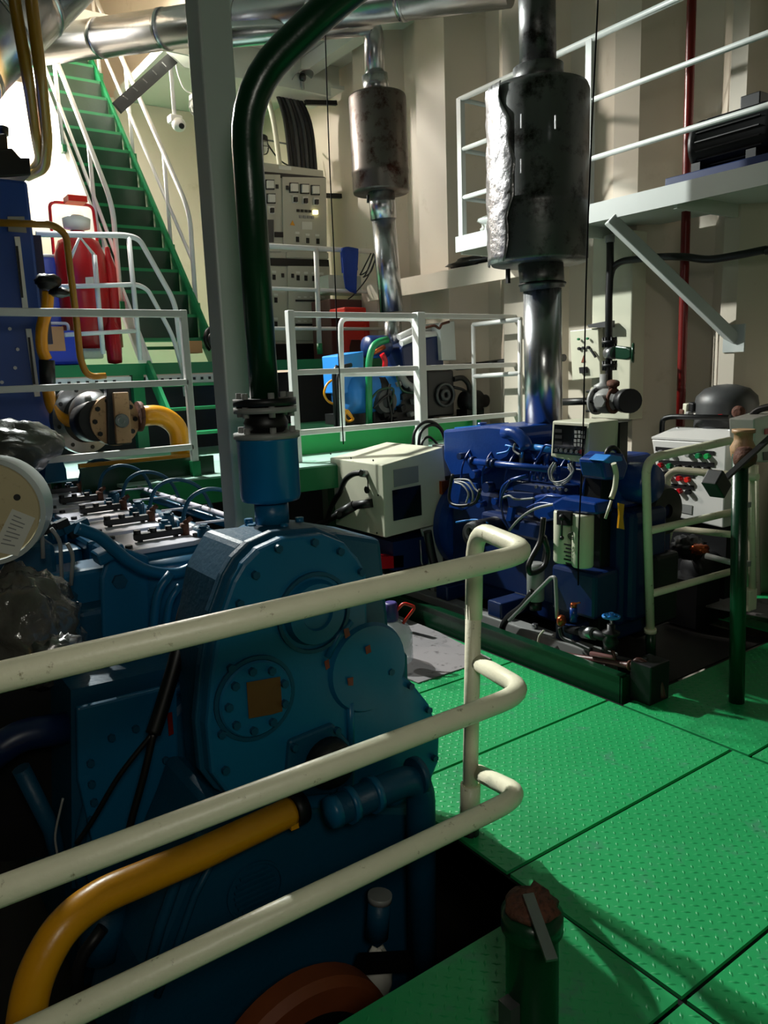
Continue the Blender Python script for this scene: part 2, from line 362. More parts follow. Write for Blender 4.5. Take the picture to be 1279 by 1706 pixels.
# platform guard rail with sloping hoop, left of the stairs
t=thing('platform_railing','white guard rail around red wheeled extinguisher, bending down toward the short ladder','railing',(2.2,6.9,1.8))
a=[(1.501,6.86,2.817),(2.224,6.86,2.855),(2.335,6.86,2.833),(2.609,6.86,2.301),(2.638,6.86,1.475)]
part('rail',MB().tube(a,.024,8,.12),m_white,t)
b=[(1.603,6.86,2.411),(2.278,6.86,2.452),(2.369,6.86,2.414),(2.561,6.86,2.013),(2.648,6.86,1.584)]
part('rail',MB().tube(b,.02,8,.1),m_white,t)
part('rail',MB().tube([(1.637,6.86,2.028),(2.252,6.86,2.061)],.018,8),m_white,t)
part('post',MB().tube([(2.244,6.86,2.857),(2.249,6.86,1.808)],.022,8),m_white,t)
part('post',MB().tube([(1.953,6.9,2.685),(1.945,6.9,1.867)],.022,8),m_white,t)
part('post',MB().tube([(1.76,6.9,2.651),(1.85,6.9,2.823)]+[(1.953,6.9,2.685)],.015,8),m_white,t)
# railing before the switchboard
t=thing('switchboard_railing','white guard rail in front of the switchboard, with blue towel hung on it','railing',(4.0,6.9,1.8))
part('rail',MB().tube([(3.501,6.93,2.857),(4.98,6.93,2.876)],.024,8),m_white,t)
part('rail',MB().tube([(3.511,6.93,2.464),(4.962,6.93,2.463)],.018,8),m_white,t)
part('rail',MB().tube([(3.51,6.93,2.086),(4.945,6.93,2.08)],.018,8),m_white,t)
part('post',MB().tube([(4.139,6.93,2.877),(4.124,6.93,1.919)],.026,8),m_white,t)
part('foot',MB().tube([(4.125,6.93,1.937),(4.125,6.93,1.828)],.03,8),m_green,t)
part('post',MB().tube([(4.98,6.93,2.876),tuple((4.98,6.93,2.876)[:2])+(1.8,)],.022,8),m_white,t)
# walkway guard rails (white square tube)
t=thing('walkway_railing','white square-tube railing on walkway deck left, in front of tall blue tank','railing',(1.89,4.86,1.0))
sq=lambda p,q,w=.042: MB().bar(p,q,w,w,(0,1,0))
for z,w in ((2.045,.045),(1.615,.04),(1.195,.04)): part('rail',MB().box((.15,4.86-w/2,z-w/2),(1.89,4.86+w/2,z+w/2)),m_white,t,bevel=.006)
part('post',MB().box((1.87,4.84,1.1),(1.915,4.885,2.07)),m_white,t,bevel=.006)
part('foot',MB().box((1.865,4.835,.995),(1.92,4.89,1.1)),m_green,t)
part('post',MB().box((.17,4.84,.4),(.21,4.88,2.05)),m_white,t)
t=thing('genset_railing','white square-tube railing with mid rails in front of small generator','railing',(3.9,4.98,1.0))
YR=4.97
p0,p1,p2=(2.723,4.97,2.067),(3.885,4.97,2.066),(5.03,4.97,2.072)
for q in [(2.737,4.97,2.059),(2.72,4.97,1.651),(2.702,4.97,1.216)]:
    z=q[2]
    part('rail',MB().box((p0[0],YR-.022,z-.02),(p2[0],YR+.022,z+.02)),m_white,t,bevel=.006)
zt=p0[2]
for p,w in ((p0,.05),(p1,.075),(p2,.04)): part('post',MB().box((p[0]-w/2,YR-w/2-.004,1.0),(p[0]+w/2,YR+w/2+.004,zt+.02)),m_white,t,bevel=.006)
t=thing('gate_hoop','white rounded pipe hoop gate just behind the generator railing','railing',(3.3,5.05,1.0))
part('hoop',MB().tube([(3.191,5.08,1.113),(3.22,5.08,2.045),(3.927,5.08,2.046)]+[(3.931,5.08,0.926)],.021,8,.07),m_white,t)
part('rail',MB().tube([(3.202,5.08,1.624),(3.955,5.08,1.609)],.018,8),m_white,t)
t=thing('wall_side_railing','white pipe rail along the corrugated wall at right end of walkway','railing',(4.85,5.4,1.0))
for a in ([(4.8,5.343,2.019),(4.8,4.743,2.023)],[(4.8,5.337,1.559),(4.8,4.745,1.576)]): part('rail',MB().tube(a,.02,8),m_white,t)
for x in (788,866):
    q=(4.8,5.343,2.019) if x==788 else (4.8,4.757,2.024)
    part('post',MB().tube([q,(q[0],q[1],1.0)],.02,8),m_white,t)
# gallery on the ship side
t=thing('side_gallery','grey-white gallery bracketed high on the corrugated wall, with pipe railing and brace','platform',(4.7,2.6,2.6))
GX=4.28
part('deck_plate',MB().box((GX,-.6,2.62),(5.1,4.95,2.66)),m_ceil,t)
part('edge_beam',MB().box((GX-.012,-.6,2.56),(GX,4.95,2.68)),m_pole,t)
for y in (.9,2.0,2.95,3.9,4.9): part('under_beam',MB().box((GX+.01,y-.012,2.54),(5.0,y+.012,2.62)),m_ceil,t)
for z,r in ((3.70,.022),(3.33,.018),(2.97,.018)): part('rail',MB().tube([(GX+.02,-.6,z),(GX+.02,4.9,z)],r,8),m_pole,t)
for z in (3.70,3.33,2.97): part('rail',MB().tube([(GX+.02,4.9,z),(4.9,4.9,z)],.018,8),m_pole,t)
for y in (.6,2.35,3.62,4.9): part('post',MB().box((GX,y-.024,2.66),(GX+.045,y+.024,3.71)),m_pole,t)
part('brace',MB().bar((4.27,3.42,2.56),(4.97,2.93,1.76),.09,.07),m_pole,t,bevel=.008)
part('bracket_plate',MB().box((4.94,2.85,1.68),(4.955,3.0,1.86)),m_pole,t)
t=thing('wall_stringer','white ledge beam along the wall below the far end of gallery','beam',(4.8,6.2,2.5))
a,b=(4.75,6.399,2.549),(4.75,4.958,2.572)
part('beam',MB().prism([(4.72,4.6,2.36),(4.72,6.9,2.36),(4.72,6.9,2.52),(4.72,4.6,2.52)],(.03,0,0)),m_wall,t)
part('ledge',MB().box((4.75,4.6,2.5),(5.05,6.9,2.53)),m_wall,t)
# ---------------------------------------------------------------- foreground rail
t=thing('guard_railing','cream painted pipe guard rail with three looped rails in the foreground','railing',(1.65,1.9,0))
RY=1.5
for z,xe,zs in ((1.125,1.56,1.115),(.708,1.54,.64),(.385,1.52,.22)):
    pts=[(-.9,RY,z-.005),(xe,RY,z),(1.70,1.9,zs)]
    if z>1: pts.append((1.69,1.9,.8))
    part('rail',MB().tube(pts,.0295,14,.12),m_rail,t)
part('stanchion',MB().tube([(1.69,1.9,.85),(1.655,1.9,.05)],.0275,14),m_rail,t)
part('sleeve',MB().tube([(1.662,1.9,.19),(1.656,1.9,.06)],.036,14),m_rail,t)
part('socket',MB().tube([(1.656,1.9,.06),(1.655,1.9,-.1)],.034,12),m_black,t,'black base socket')
part('stanchion',MB().tube([(-.7,1.5,1.12),(-.7,1.45,-.05)],.0275,10),m_rail,t)
# ---------------------------------------------------------------- gearbox
GY=2.1
g=thing('marine_gearbox','large teal gearbox with bolted front cover behind the cream rail','gearbox',(1.2,2.4,-.9))
cov=[(0.789,2.1,0.45),(0.787,2.1,0.609),(0.816,2.1,0.774),(0.856,2.1,0.935),(0.907,2.1,1.04),(0.943,2.1,1.086),(0.996,2.1,1.124),(1.08,2.1,1.145),(1.232,2.1,1.135),(1.31,2.1,1.094),(1.362,2.1,1.032),(1.391,2.1,0.975),(1.386,2.1,0.77),(1.438,2.1,0.643),(1.566,2.1,0.537),(1.646,2.1,0.425),(1.691,2.1,0.296),(1.682,2.1,0.182),(1.623,2.1,0.085),(1.477,2.1,0.074),(1.085,2.1,0.214),(0.915,2.1,0.297),(0.829,2.1,0.375)]
part('front_cover',MB().prism(cov,(0,.07,0)),m_teal,g,bevel=.012)
cx=sum(p[0] for p in cov)/len(cov); cz=sum(p[2] for p in cov)/len(cov)
rim=[(cx+(p[0]-cx)*1.035,GY+.055,cz+(p[2]-cz)*1.03) for p in cov]
part('cover_flange',MB().prism(rim,(0,.035,0)),m_teald,g,bevel=.006)
hous=[(cx+(p[0]-cx)*1.0,GY+.08,cz+(p[2]-cz)*1.0) for p in cov]
part('housing',MB().prism([(.84,GY+.085,-.7),(1.62,GY+.085,-.7),(1.62,GY+.085,.6),(1.54,GY+.085,.7),(1.515,GY+.085,1.06),(1.34,GY+.085,1.11),(.98,GY+.085,1.13),(.90,GY+.085,1.02),(.84,GY+.085,.8)],(0,.3,0)),m_teald,g,bevel=.02)
part('lower_casing',MB().prism([(0.789,2.12,0.35),(1.602,2.12,0.016),(1.603,2.12,-0.38),(1.54,2.12,-0.9),(1.409,2.12,-1.217),(0.59,2.12,-0.774),(0.431,2.12,-0.441),(0.534,2.12,-0.122),(0.737,2.12,0.237)],(0,.4,0)),m_teald,g,bevel=.03)
part('casing_rib',MB().tube([(0.747,2.1,0.274),(0.666,2.1,0.176),(0.593,2.1,0.027),(0.525,2.1,-0.144)],.018,8),m_teald,g)
part('casing_rib',MB().tube([(0.81,2.1,0.217),(0.705,2.1,0.076),(0.623,2.1,-0.092),(0.56,2.1,-0.206)],.012,8),m_teald,g)
def ring(c,r,w,h,m,name,par): return part(name,MB().sharp(c,(0,-1,0),[(r-w,0),(r-w,h),(r,h),(r,0)],32),m,par)
c=(0.95,2.1,0.654); cvr=part('inspection_cover',MB().sharp(c,(0,-1,0),[(0,.018),(.118,.018),(.124,.012),(.124,0)],36),m_teal,g)
bm_=bolt_mesh('bolt',.013,.016,m_teald)
for k in range(9): inst('bolt',bm_,cvr,(c[0]+.098*math.cos(2*PI*k/9+.3),2.082,c[2]+.098*math.sin(2*PI*k/9+.3)),(0,-1,0))
ring(c,.138,.012,.01,m_teald,'raised_ring',g)
part('tape_patch',MB().prism([(0.916,2.078,0.721),(1.031,2.078,0.709),(1.031,2.078,0.592),(0.993,2.078,0.593),(0.915,2.078,0.603)],(0,-.002,0)),m_tape,cvr,'faded orange tape square')
c=(1.177,2.1,0.884); part('bearing_boss',MB().sharp(c,(0,-1,0),[(0,.02),(.05,.02),(.055,.03),(.1,.03),(.11,.0)],36),m_teal,g)
ring(c,.135,.012,.012,m_teald,'raised_ring',g)
c=(1.377,2.1,0.642); part('bearing_boss',MB().sharp(c,(0,-1,0),[(0,.016),(.15,.016),(.16,0)],40),m_teal,g)
part('casting_rib',MB().tube([(1.216,2.095,0.721),(1.26,2.095,0.784),(1.316,2.095,0.823)],.012,8),m_teal,g)
part('casting_rib',MB().tube([(1.297,2.095,0.539),(1.291,2.095,0.386)],.014,8),m_teal,g)
for q in ([(1.274,2.078,0.81),(1.293,2.078,0.81),(1.299,2.078,0.783),(1.279,2.078,0.775)],[(1.356,2.078,0.727),(1.376,2.078,0.731),(1.38,2.078,0.704),(1.36,2.078,0.7)],[(1.201,2.09,0.712),(1.218,2.09,0.716),(1.221,2.09,0.686),(1.206,2.09,0.681)],[(1.279,2.078,0.636),(1.303,2.078,0.634),(1.301,2.078,0.604),(1.282,2.078,0.609)]):
    part('paint_mark',MB().prism(q,(0,-.0015,0)),m_dred,g,'dark red paint mark')
for q in [(1.059,2.095,1.118),(1.188,2.095,1.117),(1.283,2.095,1.071),(0.976,2.095,1.049),(0.918,2.095,0.97),(0.874,2.095,0.775),(0.828,2.095,0.574),(0.831,2.095,0.453),(0.87,2.095,0.366),(1.361,2.095,0.988),(1.466,2.095,0.606),(1.551,2.095,0.529),(1.63,2.095,0.413),(1.652,2.095,0.214),(1.358,2.095,0.92),(1.223,2.095,0.208),(1.422,2.095,0.122)]: inst('bolt',bm_,g,q,(0,-1,0))
part('pump_cover',MB().prism([(1.053,2.085,0.479),(1.22,2.085,0.489),(1.313,2.085,0.36),(1.29,2.085,0.21),(1.08,2.085,0.267),(1.032,2.085,0.349)],(0,.03,0)),m_teald,g,bevel=.01)
for q in [(1.06,2.07,0.464),(1.222,2.07,0.471),(1.024,2.07,0.354),(1.288,2.07,0.348)]: inst('bolt',bm_,g,q,(0,-1,0))
part('pump_body',MB().lathe((1.175,2.06,0.378),(0,-1,0),[(0,.07),(.06,.07),(.08,.04),(.085,0)],24),m_dark,g)
# emblem ring on the lower casing
c=(0.91,2.115,-0.011); ring(c,.1,.008,.008,m_teald,'emblem_ring',g)
mb=MB()
for k in range(-3,4): mb.box((c[0]-.075*math.sqrt(max(.05,1-(k/4)**2)),2.106,c[2]+k*.02-.004),(c[0]+.075*math.sqrt(max(.05,1-(k/4)**2)),2.116,c[2]+k*.02+.004))
part('emblem_bars',mb,m_teald,g,kind='stuff')
# suction pipe elbow on the right
t=thing('suction_pipe','thick dark teal elbow pipe dropping into the bilge right of gearbox','pipe',(1.6,2.0,-.9))
A=(1.153,1.98,0.246);Bq=(1.501,1.98,0.25); D=(1.486,1.98,-0.589)
part('pipe',MB().tube([A,Bq,D],.052,16,.1),m_teald,t)
for f in (.15,.42):
    q=V(A).lerp(V(Bq),f); d=(V(Bq)-V(A)).normalized(); part('clamp',MB().cyl(q-d*.012,q+d*.012,.062,n=18),m_teal,t)
part('end_cap',MB().lathe(A,V(A)-V(Bq),[(.056,0),(.05,.03),(0,.04)],18),m_teal,t)
part('flange',MB().cyl((1.474,1.98,0.25),(1.498,1.98,0.25),.066,n=18),m_teald,t)
single('bilge_crossbar',MB().bar((1.229,2,-0.38),(1.575,2,-0.544),.05,.05),m_black,'black cross bar under the teal elbow pipe','beam')
t=thing('oil_filter','small dark teal filter canister with pale cap below the rail','filter',(1.5,2.0,-.4))
part('canister',MB().cyl((1.297,1.99,-0.299),(1.314,1.99,-0.165),.04,n=18),m_teald,t); part('cap',MB().cyl((1.314,1.99,-0.165),(1.317,1.99,-0.143),.043,n=18),m_grey,t)
single('white_rag',MB().blob((1.335,2.05,-0.518),(.05,.04,.11),.35,3,16,10,3),m_paper,'crumpled white rag in the bilge below the filter canister','rag')
t=thing('shaft_flywheel','dark orange flywheel rim with grooves at the bottom of the picture','flywheel',(0.973,2,-0.667))
c=V((0.95,1.95,-0.576))
part('rim',MB().sharp(c,(0,-1,0),[(.23,0),(.23,.08),(.31,.08),(.33,.05),(.33,-.02)],48),m_orange,t)
part('grooved_hub',MB().sharp(c,(0,-1,0),[(0,.05),(.1,.05),(.1,.07),(.125,.07),(.125,.05),(.15,.05),(.15,.07),(.175,.07),(.175,.05),(.2,.05),(.2,.065),(.228,.065),(.228,-.02)],40),m_dark,t)
# yellow pipe behind the rail
t=thing('yellow_pipe','thick yellow pipe curving down at lower left behind the rail','pipe',(.3,1.9,-.5))
part('pipe',MB().curve([(1.031,2.064,0.248),(0.885,2.044,0.253),(0.691,1.998,0.273),(0.521,1.961,0.296),(0.395,1.94,0.305),(0.295,1.907,0.288),(0.22,1.88,0.216),(0.18,1.861,0.117),(0.156,1.845,-0.028)],.047,16,7),m_yellow,t)
part('coupling',MB().cyl((1.031,2.064,0.248),(1.075,2.071,0.247),.055,n=14),m_dark,t)
part('lug',MB().box(V((1.024,2.038,0.221))-V((.014,.014,.014)),V((1.024,2.038,0.221))+V((.014,.014,.014))),m_yellow,t)
# ---------------------------------------------------------------- main engine
e=thing('main_engine','long teal main engine with pale topped cylinder heads behind the gearbox','engine',(1.1,4.2,-.9))
part('block',MB().box((.68,3.12,-.7),(1.32,5.4,.74)),m_teald,e,bevel=.02)
part('crankcase',MB().box((.5,3.05,-.85),(1.45,5.4,.1)),m_teald,e,bevel=.03)
part('flywheel_housing',MB().prism([(.7,2.6,-.8),(1.5,2.6,-.8),(1.5,2.6,.5),(1.3,2.6,.62),(1.0,2.6,.58),(.78,2.6,.4),(.7,2.6,.2)],(0,.36,0)),m_teald,e,bevel=.03)
part('flywheel_ring',MB().torus((1.1,2.62,-.05),(0,1,0),.62,.02,48,8,0,PI*2),m_teald,e)
hd=None
PLATEm=MB()
def head(y):
    h=part('cylinder_head',MB().box((.86,y-.205,.70),(1.30,y+.2,.925)),m_teal,e,bevel=.02)
    pts=[(.895,y-.17),(.93,y-.2),(1.2,y-.2),(1.25,y-.17),(1.285,y-.08),(1.285,y+.05),(1.24,y+.14),(1.1,y+.19),(.95,y+.17),(.89,y+.1)]
    part('head_cover',MB().prism([(a,b,.925) for a,b in pts],(0,0,.022)),m_cover,h,'top plate, glare painted pale',bevel=.004)
    part('rocker_bar',MB().box((.985,y-.07,.955),(1.2,y-.035,.985)).box((1.0,y-.065,.94),(1.02,y-.04,.97)).box((1.16,y-.065,.94),(1.18,y-.04,.97)),m_black,h,bevel=.005)
    for xx in (1.0,1.07,1.14): inst('nut',NUT,h,(xx,y-.052,.985),(0,0,1))
    for xx,yy in ((.93,y-.15),(.93,y+.1),(1.24,y-.12),(1.12,y+.13)): inst('nut',NUT,h,(xx,yy,.945),(0,0,1))
    part('injector',MB().cyl((1.215,y-.05,.94),(1.215,y-.05,1.0),.02,n=10).cyl((1.215,y-.05,1.0),(1.25,y-.05,1.02),.012,n=8),m_rust,h)
    for xx,yy,zz in ((1.262,y-.15,.985),(1.29,y-.09,.98),(1.27,y+.12,.985),(1.2,y+.17,.975)):
        part('stud_cap',MB().cyl((xx,yy,.9),(xx,yy,zz),.026,n=10).cyl((xx,yy,zz),(xx,yy,zz+.012),.018,n=8),m_teald,h)
    part('seal_ring',MB().torus((1.255,y+.06,.953),(0,0,1),.03,.008,16,6),m_cover,h)
    part('fuel_pipe',MB().curve([(1.22,y+.0,.98),(1.26,y-.02,1.1),(1.36,y-.05,1.14),(1.47,y-.1,1.08),(1.52,y-.16,.9)],.010,8,6),m_teald,h)
    part('fuel_pipe',MB().tube([(1.28,y-.02,.985),(1.5,y-.08,.99)],.006,6),m_cover,h)
NUT=bolt_mesh('nut',.016,.016,m_black)
for k in range(5): head(3.36+.455*k)
part('end_cover',MB().prism([(0.749,3.11,0.578),(0.773,3.11,0.876),(0.803,3.11,0.946),(0.878,3.11,0.978),(0.972,3.11,0.929),(0.944,3.11,0.543)],(0,-.03,0)),m_teal,e,bevel=.012)
part('plug',MB().sharp((0.84,3.08,0.85),(0,-1,0),[(0,.02),(.03,.02),(.03,0)],6),m_teald,e)
part('corner_block',MB().prism([(0.742,3,0.988),(0.849,3,1.018),(0.861,3,0.975),(0.755,3,0.938)],(0,.1,0)),m_teal,e,bevel=.01)
part('drum_housing',MB().lathe((1.1,3.22,.42),(0,0,1),[(.2,0),(.2,.46),(.19,.48),(0,.48)],30),m_teal,e)
part('manifold',MB().tube([(1.42,3.0,.86),(1.42,5.3,.86)],.05,12),m_teald,e)
part('rail_pipe',MB().tube([(1.5,2.9,.93),(1.5,5.3,.93)],.022,8),m_teal,e)
part('rail_pipe',MB().tube([(1.36,2.75,.95),(1.48,3.3,.98),(1.48,5.3,.98)],.014,8),m_cover,e)
part('coolant_hose',MB().curve([(0.679,2.98,1.107),(0.756,2.98,1.06),(0.807,2.98,1.004),(0.859,2.98,0.947),(0.937,2.98,0.892),(1.047,2.98,0.864),(1.152,2.98,0.888),(1.233,2.98,0.908)],.024,12),m_teal,e)
part('water_pipe',MB().tube([(0.994,2.9,0.89),(0.933,2.9,0.828),(0.902,2.9,0.675),(0.889,2.9,0.529),(0.833,2.9,0.443),(0.669,2.9,0.417),(0.573,2.9,0.348),(0.531,2.9,0.216),(0.501,2.9,0.054)],.018,10,.06),m_teal,e)
part('water_pipe',MB().tube([(1.012,2.86,0.845),(0.964,2.86,0.794),(0.934,2.86,0.653),(0.915,2.86,0.514),(0.841,2.86,0.417),(0.67,2.86,0.387),(0.596,2.86,0.313),(0.552,2.86,0.177),(0.518,2.86,0.017)],.014,10,.06),m_teal,e)
part('pipe_clamp',MB().box(V((0.749,2.86,0.431))-V((.03,.02,.04)),V((0.749,2.86,0.431))+V((.03,.02,.03))),m_teald,e)
part('conduit_hose',MB().curve([(1.191,2.632,1.058),(1.085,2.577,1.034),(0.976,2.536,0.954),(0.892,2.497,0.849),(0.838,2.456,0.721),(0.766,2.425,0.579),(0.718,2.412,0.486)],.026,12,6),m_black,e,'black corrugated cable hose')
part('cable',MB().curve([(0.72,2.412,0.49),(0.675,2.412,0.353),(0.618,2.417,0.198),(0.588,2.416,0.1)],.013,8),m_black,e)
part('cable',MB().curve([(0.716,2.413,0.486),(0.605,2.439,0.366),(0.513,2.472,0.223),(0.458,2.493,0.147)],.009,8),m_black,e)
part('crankcase_door',MB().prism([(0.524,2.58,0.574),(0.87,2.58,0.563),(0.84,2.58,0.089),(0.754,2.58,0.082),(0.53,2.58,0.014),(0.502,2.58,0.32)],(0,.03,0)),m_teal,e,bevel=.01)
for q in [(0.544,2.57,0.375),(0.54,2.57,0.299),(0.541,2.57,0.231),(0.799,2.57,0.299),(0.804,2.57,0.163),(0.621,2.57,0.443),(0.705,2.57,0.45),(0.797,2.57,0.45),(0.523,2.57,0.171)]: inst('bolt',bm_,e,q,(0,-1,0))
part('paint_mark',MB().prism([(0.819,2.565,0.473),(0.837,2.565,0.472),(0.836,2.565,0.389),(0.818,2.565,0.386)],(0,-.002,0)),m_dred,e,'dark red paint mark')
part('exhaust_elbow',MB().tube([(0.257,2.7,0.436),(0.354,2.7,0.484),(0.51,2.7,0.463)],.055,14,.08),m_navy,e,'navy blue side pipe')
part('drain_pipe',MB().tube([(0.35,2.7,0.365),(0.419,2.7,0.113),(0.433,2.7,-0.034)],.03,10),m_teald,e)
part('sensor_wire',MB().curve([(0.434,2.5,0.316),(0.398,2.5,0.201),(0.394,2.5,0.116),(0.36,2.5,0.055),(0.287,2.5,0.051),(0.215,2.5,0.11)],.004,6),m_grey,e)
part('sump_side',MB().prism([(0.524,2.64,0.618),(1.001,2.64,0.603),(0.936,2.64,-0.325),(0.452,2.64,-0.103)],(0,.3,0)),m_teald,e)
part('lower_fitting',MB().cyl((0.468,2.4,-0.213),(0.505,2.4,-0.042),.07,n=16),m_teald,e)
part('lower_fitting',MB().tube([(0.47,2.3,-0.05),(0.386,2.3,-0.124),(0.361,2.3,-0.327)],.02,8,.05),m_dark,e)
# turbo side fittings at the left
part('fuel_block',MB().prism([(0.289,2.95,0.557),(0.619,2.95,0.56),(0.538,2.95,-0.166),(0.214,2.95,-0.076)],(0,.6,0)),m_dark,e)
for i,s in enumerate(([(0.562,3.1,1.125),(0.578,3.1,1.08),(0.572,3.1,0.987)],[(0.654,3.05,1.041),(0.671,3.05,0.991),(0.65,3.05,0.876)],[(0.632,3.2,1.081),(0.661,3.2,1.028),(0.647,3.2,0.819)])): part('injector_line',MB().tube(s,.008,8,.03),m_grey,e)
for q,h in (((0.549,3.15,0.922),.11),((0.609,3.1,0.825),.12),((0.642,3.05,0.805),.09),((0.571,3.12,0.876),.1)):
    part('pump_barrel',MB().cyl((q[0],q[1],q[2]-h),(q[0],q[1],q[2]),.028,n=12),m_grey,e)
for k in range(5): part('intake_port',MB().box((.6,3.25+.45*k,.62),(.86,3.45+.45*k,.88)),m_teal,e,bevel=.02)
for k,q in enumerate([(0.611,3.25,1.096),(0.633,3.25,1.073),(0.656,3.25,1.05),(0.685,3.25,1.085),(0.708,3.25,1.062),(0.731,3.25,1.039),(0.761,3.25,1.074)]):
    part('linkage',MB().obox(q,(.05,.04,.03),(1,.4*rnd.random(),.3)),m_dark if k%2 else m_teald,e)
part('turbo_stand',MB().box((.3,3.3,-.2),(.66,4.6,1.0)),m_teald,e,bevel=.02)
part('air_duct',MB().prism([(1.043,5.3,1.006),(1.062,5.3,1.141),(1.154,5.3,1.183),(1.181,5.3,1.082),(1.181,5.3,1.01)],(0,.2,0)),m_teal,e)
part('air_duct',MB().box((0.654,3.9,1.083),V((0.739,3.9,1.237))+V((0,.2,0))),m_teal,e,bevel=.01)
# wrapped bundles
t=thing('wrapped_bundle','lumpy bundle wrapped in clear plastic, lower left above the rail','bundle',(0.444,3.041,0.554))
part('wrap',MB().blob((0.457,3.014,0.748),(.2,.22,.2),.3,2.6,40,26,2),m_plastic,t)
part('foil_fold',MB().blob((0.507,2.67,0.753),(.075,.05,.05),.5,4,24,16,5),m_crink,t,'shiny foil fold')
single('tarp_bundle',MB().blob((0.661,3.879,1.358),(.19,.2,.115),.22,2.4,40,24,9),m_tarp,'dark grey plastic covered bundle at left edge, on top of white drum','bundle')
t=thing('cable_drum','round wooden drum end with white rim and torn paper label at left edge','drum',(0.379,3.003,1.005))
c=V((0.393,3.037,1.2)); ax=V((-.35,-1,.05)).normalized()
part('drum_body',MB().sharp(c,ax,[(.185,-.22),(.195,-.2),(.195,0),(.178,.006)],48),m_pole,t,'pale rim')
part('end_face',MB().sharp(c,ax,[(0,.004),(.172,.004),(.176,-.004)],48),m_ply,t,'plywood face')
ux=ax.cross(V((0,0,1))).normalized(); uz=ux.cross(ax)
def onface(a,b,h=.006): return c+ux*a+uz*b+ax*h
sgn=1 if ux.x>0 else -1
part('paper_label',MB().prism([onface(sgn*a,b) for a,b in ((.085,.005),(.158,-.035),(.085,-.168),(.0,-.14))],ax*.0015),m_paper,t,'torn white paper label')
mb=MB()
for k in range(8):
    f=.1+.1*k
    a=(.0+.085*(1-f)+.01, -.14+.145*(1-f)); 
    p=onface(sgn*(.012+.075*(1-f)),-.14+.14*(1-f),.0085); q=onface(sgn*(.085+.065*(1-f)),-.16+.12*(1-f),.0085)
    mb.bar(p.lerp(q,.12),p.lerp(q,.75 if k%3 else .5),.004,.001,ax)
part('print_lines',mb,m_grey,t,kind='stuff')
part('bore_hole',MB().sharp(onface(sgn*.105,.045,.003),ax,[(0,.003),(.012,.003),(.012,0)],14),m_black,t)
# ---------------------------------------------------------------- stand pipe with bellows
t=thing('stand_pipe','dark green exhaust stand pipe with flanges and bellows on a teal cylinder','pipe',(1.25,2.5,1.05))
AX=(1.25,2.5)
def zz(a,b,r,m,name,n=28,r2=None): return part(name,MB().cyl((AX[0],AX[1],a),(AX[0],AX[1],b),r,r2,n),m,t)
zz(1.06,1.10,.125,m_teal,'base_flange'); zz(1.1,1.2,.062,m_teal,'neck')
part('cylinder',MB().lathe((AX[0],AX[1],1.155),(0,0,1),[(.06,.035),(.104,.045),(.109,.06),(.109,.26),(.111,.262),(.111,.275)],36),m_tealc,t,'teal cylinder')
zz(1.425,1.445,.118,m_grey,'flange'); 
part('bellows',MB().lathe((AX[0],AX[1],1.445),(0,0,1),[(.06,0),(.075,.015),(.08,.035),(.07,.055),(.06,.075)],28),m_black,t,'black rubber bellows')
zz(1.515,1.535,.112,m_grey,'flange'); zz(1.54,1.565,.112,m_dark,'flange')
for k in range(6):
    a=2*PI*k/6+.3
    for z0,z1 in ((1.41,1.465),(1.5,1.585)): part('flange_bolt',MB().cyl((AX[0]+.094*math.cos(a),AX[1]+.094*math.sin(a),z0),(AX[0]+.094*math.cos(a),AX[1]+.094*math.sin(a),z1),.012,n=8),m_grey,t)
for k in range(5):
    a=2*PI*k/5+.9; part('base_bolt',MB().cyl((AX[0]+.1*math.cos(a),AX[1]+.1*math.sin(a),1.1),(AX[0]+.1*math.cos(a),AX[1]+.1*math.sin(a),1.125),.016,n=6),m_teal,t)
part('green_pipe',MB().tube([(1.25,2.5,1.56),(1.245,2.5,2.58),(1.456,2.281,2.795),(1.551,2.107,2.869),tuple((1.551,2.107,2.869)[:2])+(5.05,)],.052,20,.22),m_dgreen,t,'dark green vertical pipe with bend')
single('pillar',MB().box((1.335,3.02,-.9),(1.475,3.15,5.06)),m_pole,'grey-white square pillar standing left of the green pipe','pillar',bevel=.01)
# ---------------------------------------------------------------- exhaust ducts and mufflers
t=thing('exhaust_duct','long aluminium clad duct running overhead from stairs to the right','duct',(3.379,6.767,4.701))
a,b=V((2.019,8.359,4.782)),V((4.349,4.393,4.343)); d=(b-a)
part('pipe',MB().cyl(a,b,.16,n=32),m_foil,t)
for f in (.17,.33,.5,.66,.82): q=a+d*f; part('joint_band',MB().cyl(q-d.normalized()*.025,q+d.normalized()*.025,.166,n=32),m_foil,t)
t=thing('main_duct','thick aluminium clad duct at upper left corner, slanting down','duct',(1.222,5.89,4.026))
a,b=V((1.534,5.694,4.401)),V((0.693,5.641,3.482)); d=b-a
part('pipe',MB().cyl(a,b,.35,n=40),m_foil,t)
for f in (.3,.55,.8): q=a+d*f; part('joint_band',MB().cyl(q-d.normalized()*.02,q+d.normalized()*.02,.356,n=40),m_foil,t)
t=thing('rear_muffler','brown stained muffler hanging over the small generator, near the far corner','muffler',(4.3,6.0,1.7))
p=[(2.636,6,4.19),(4.28,6,4.616),(4.274,6,4.205),(4.292,6,4.037),(4.301,6,3.222),(4.317,6,2.996),(4.371,6,2.176),(4.376,6,2.132),(4.395,6,1.756),(4.406,6,1.666)]
part('inlet_pipe',MB().tube([p[0],p[1],p[2]],.088,20,.12),m_foil,t)
part('upper_collar',MB().cyl(p[2],V(p[3])+V((0,0,.0)),.115,n=24),m_foil,t)
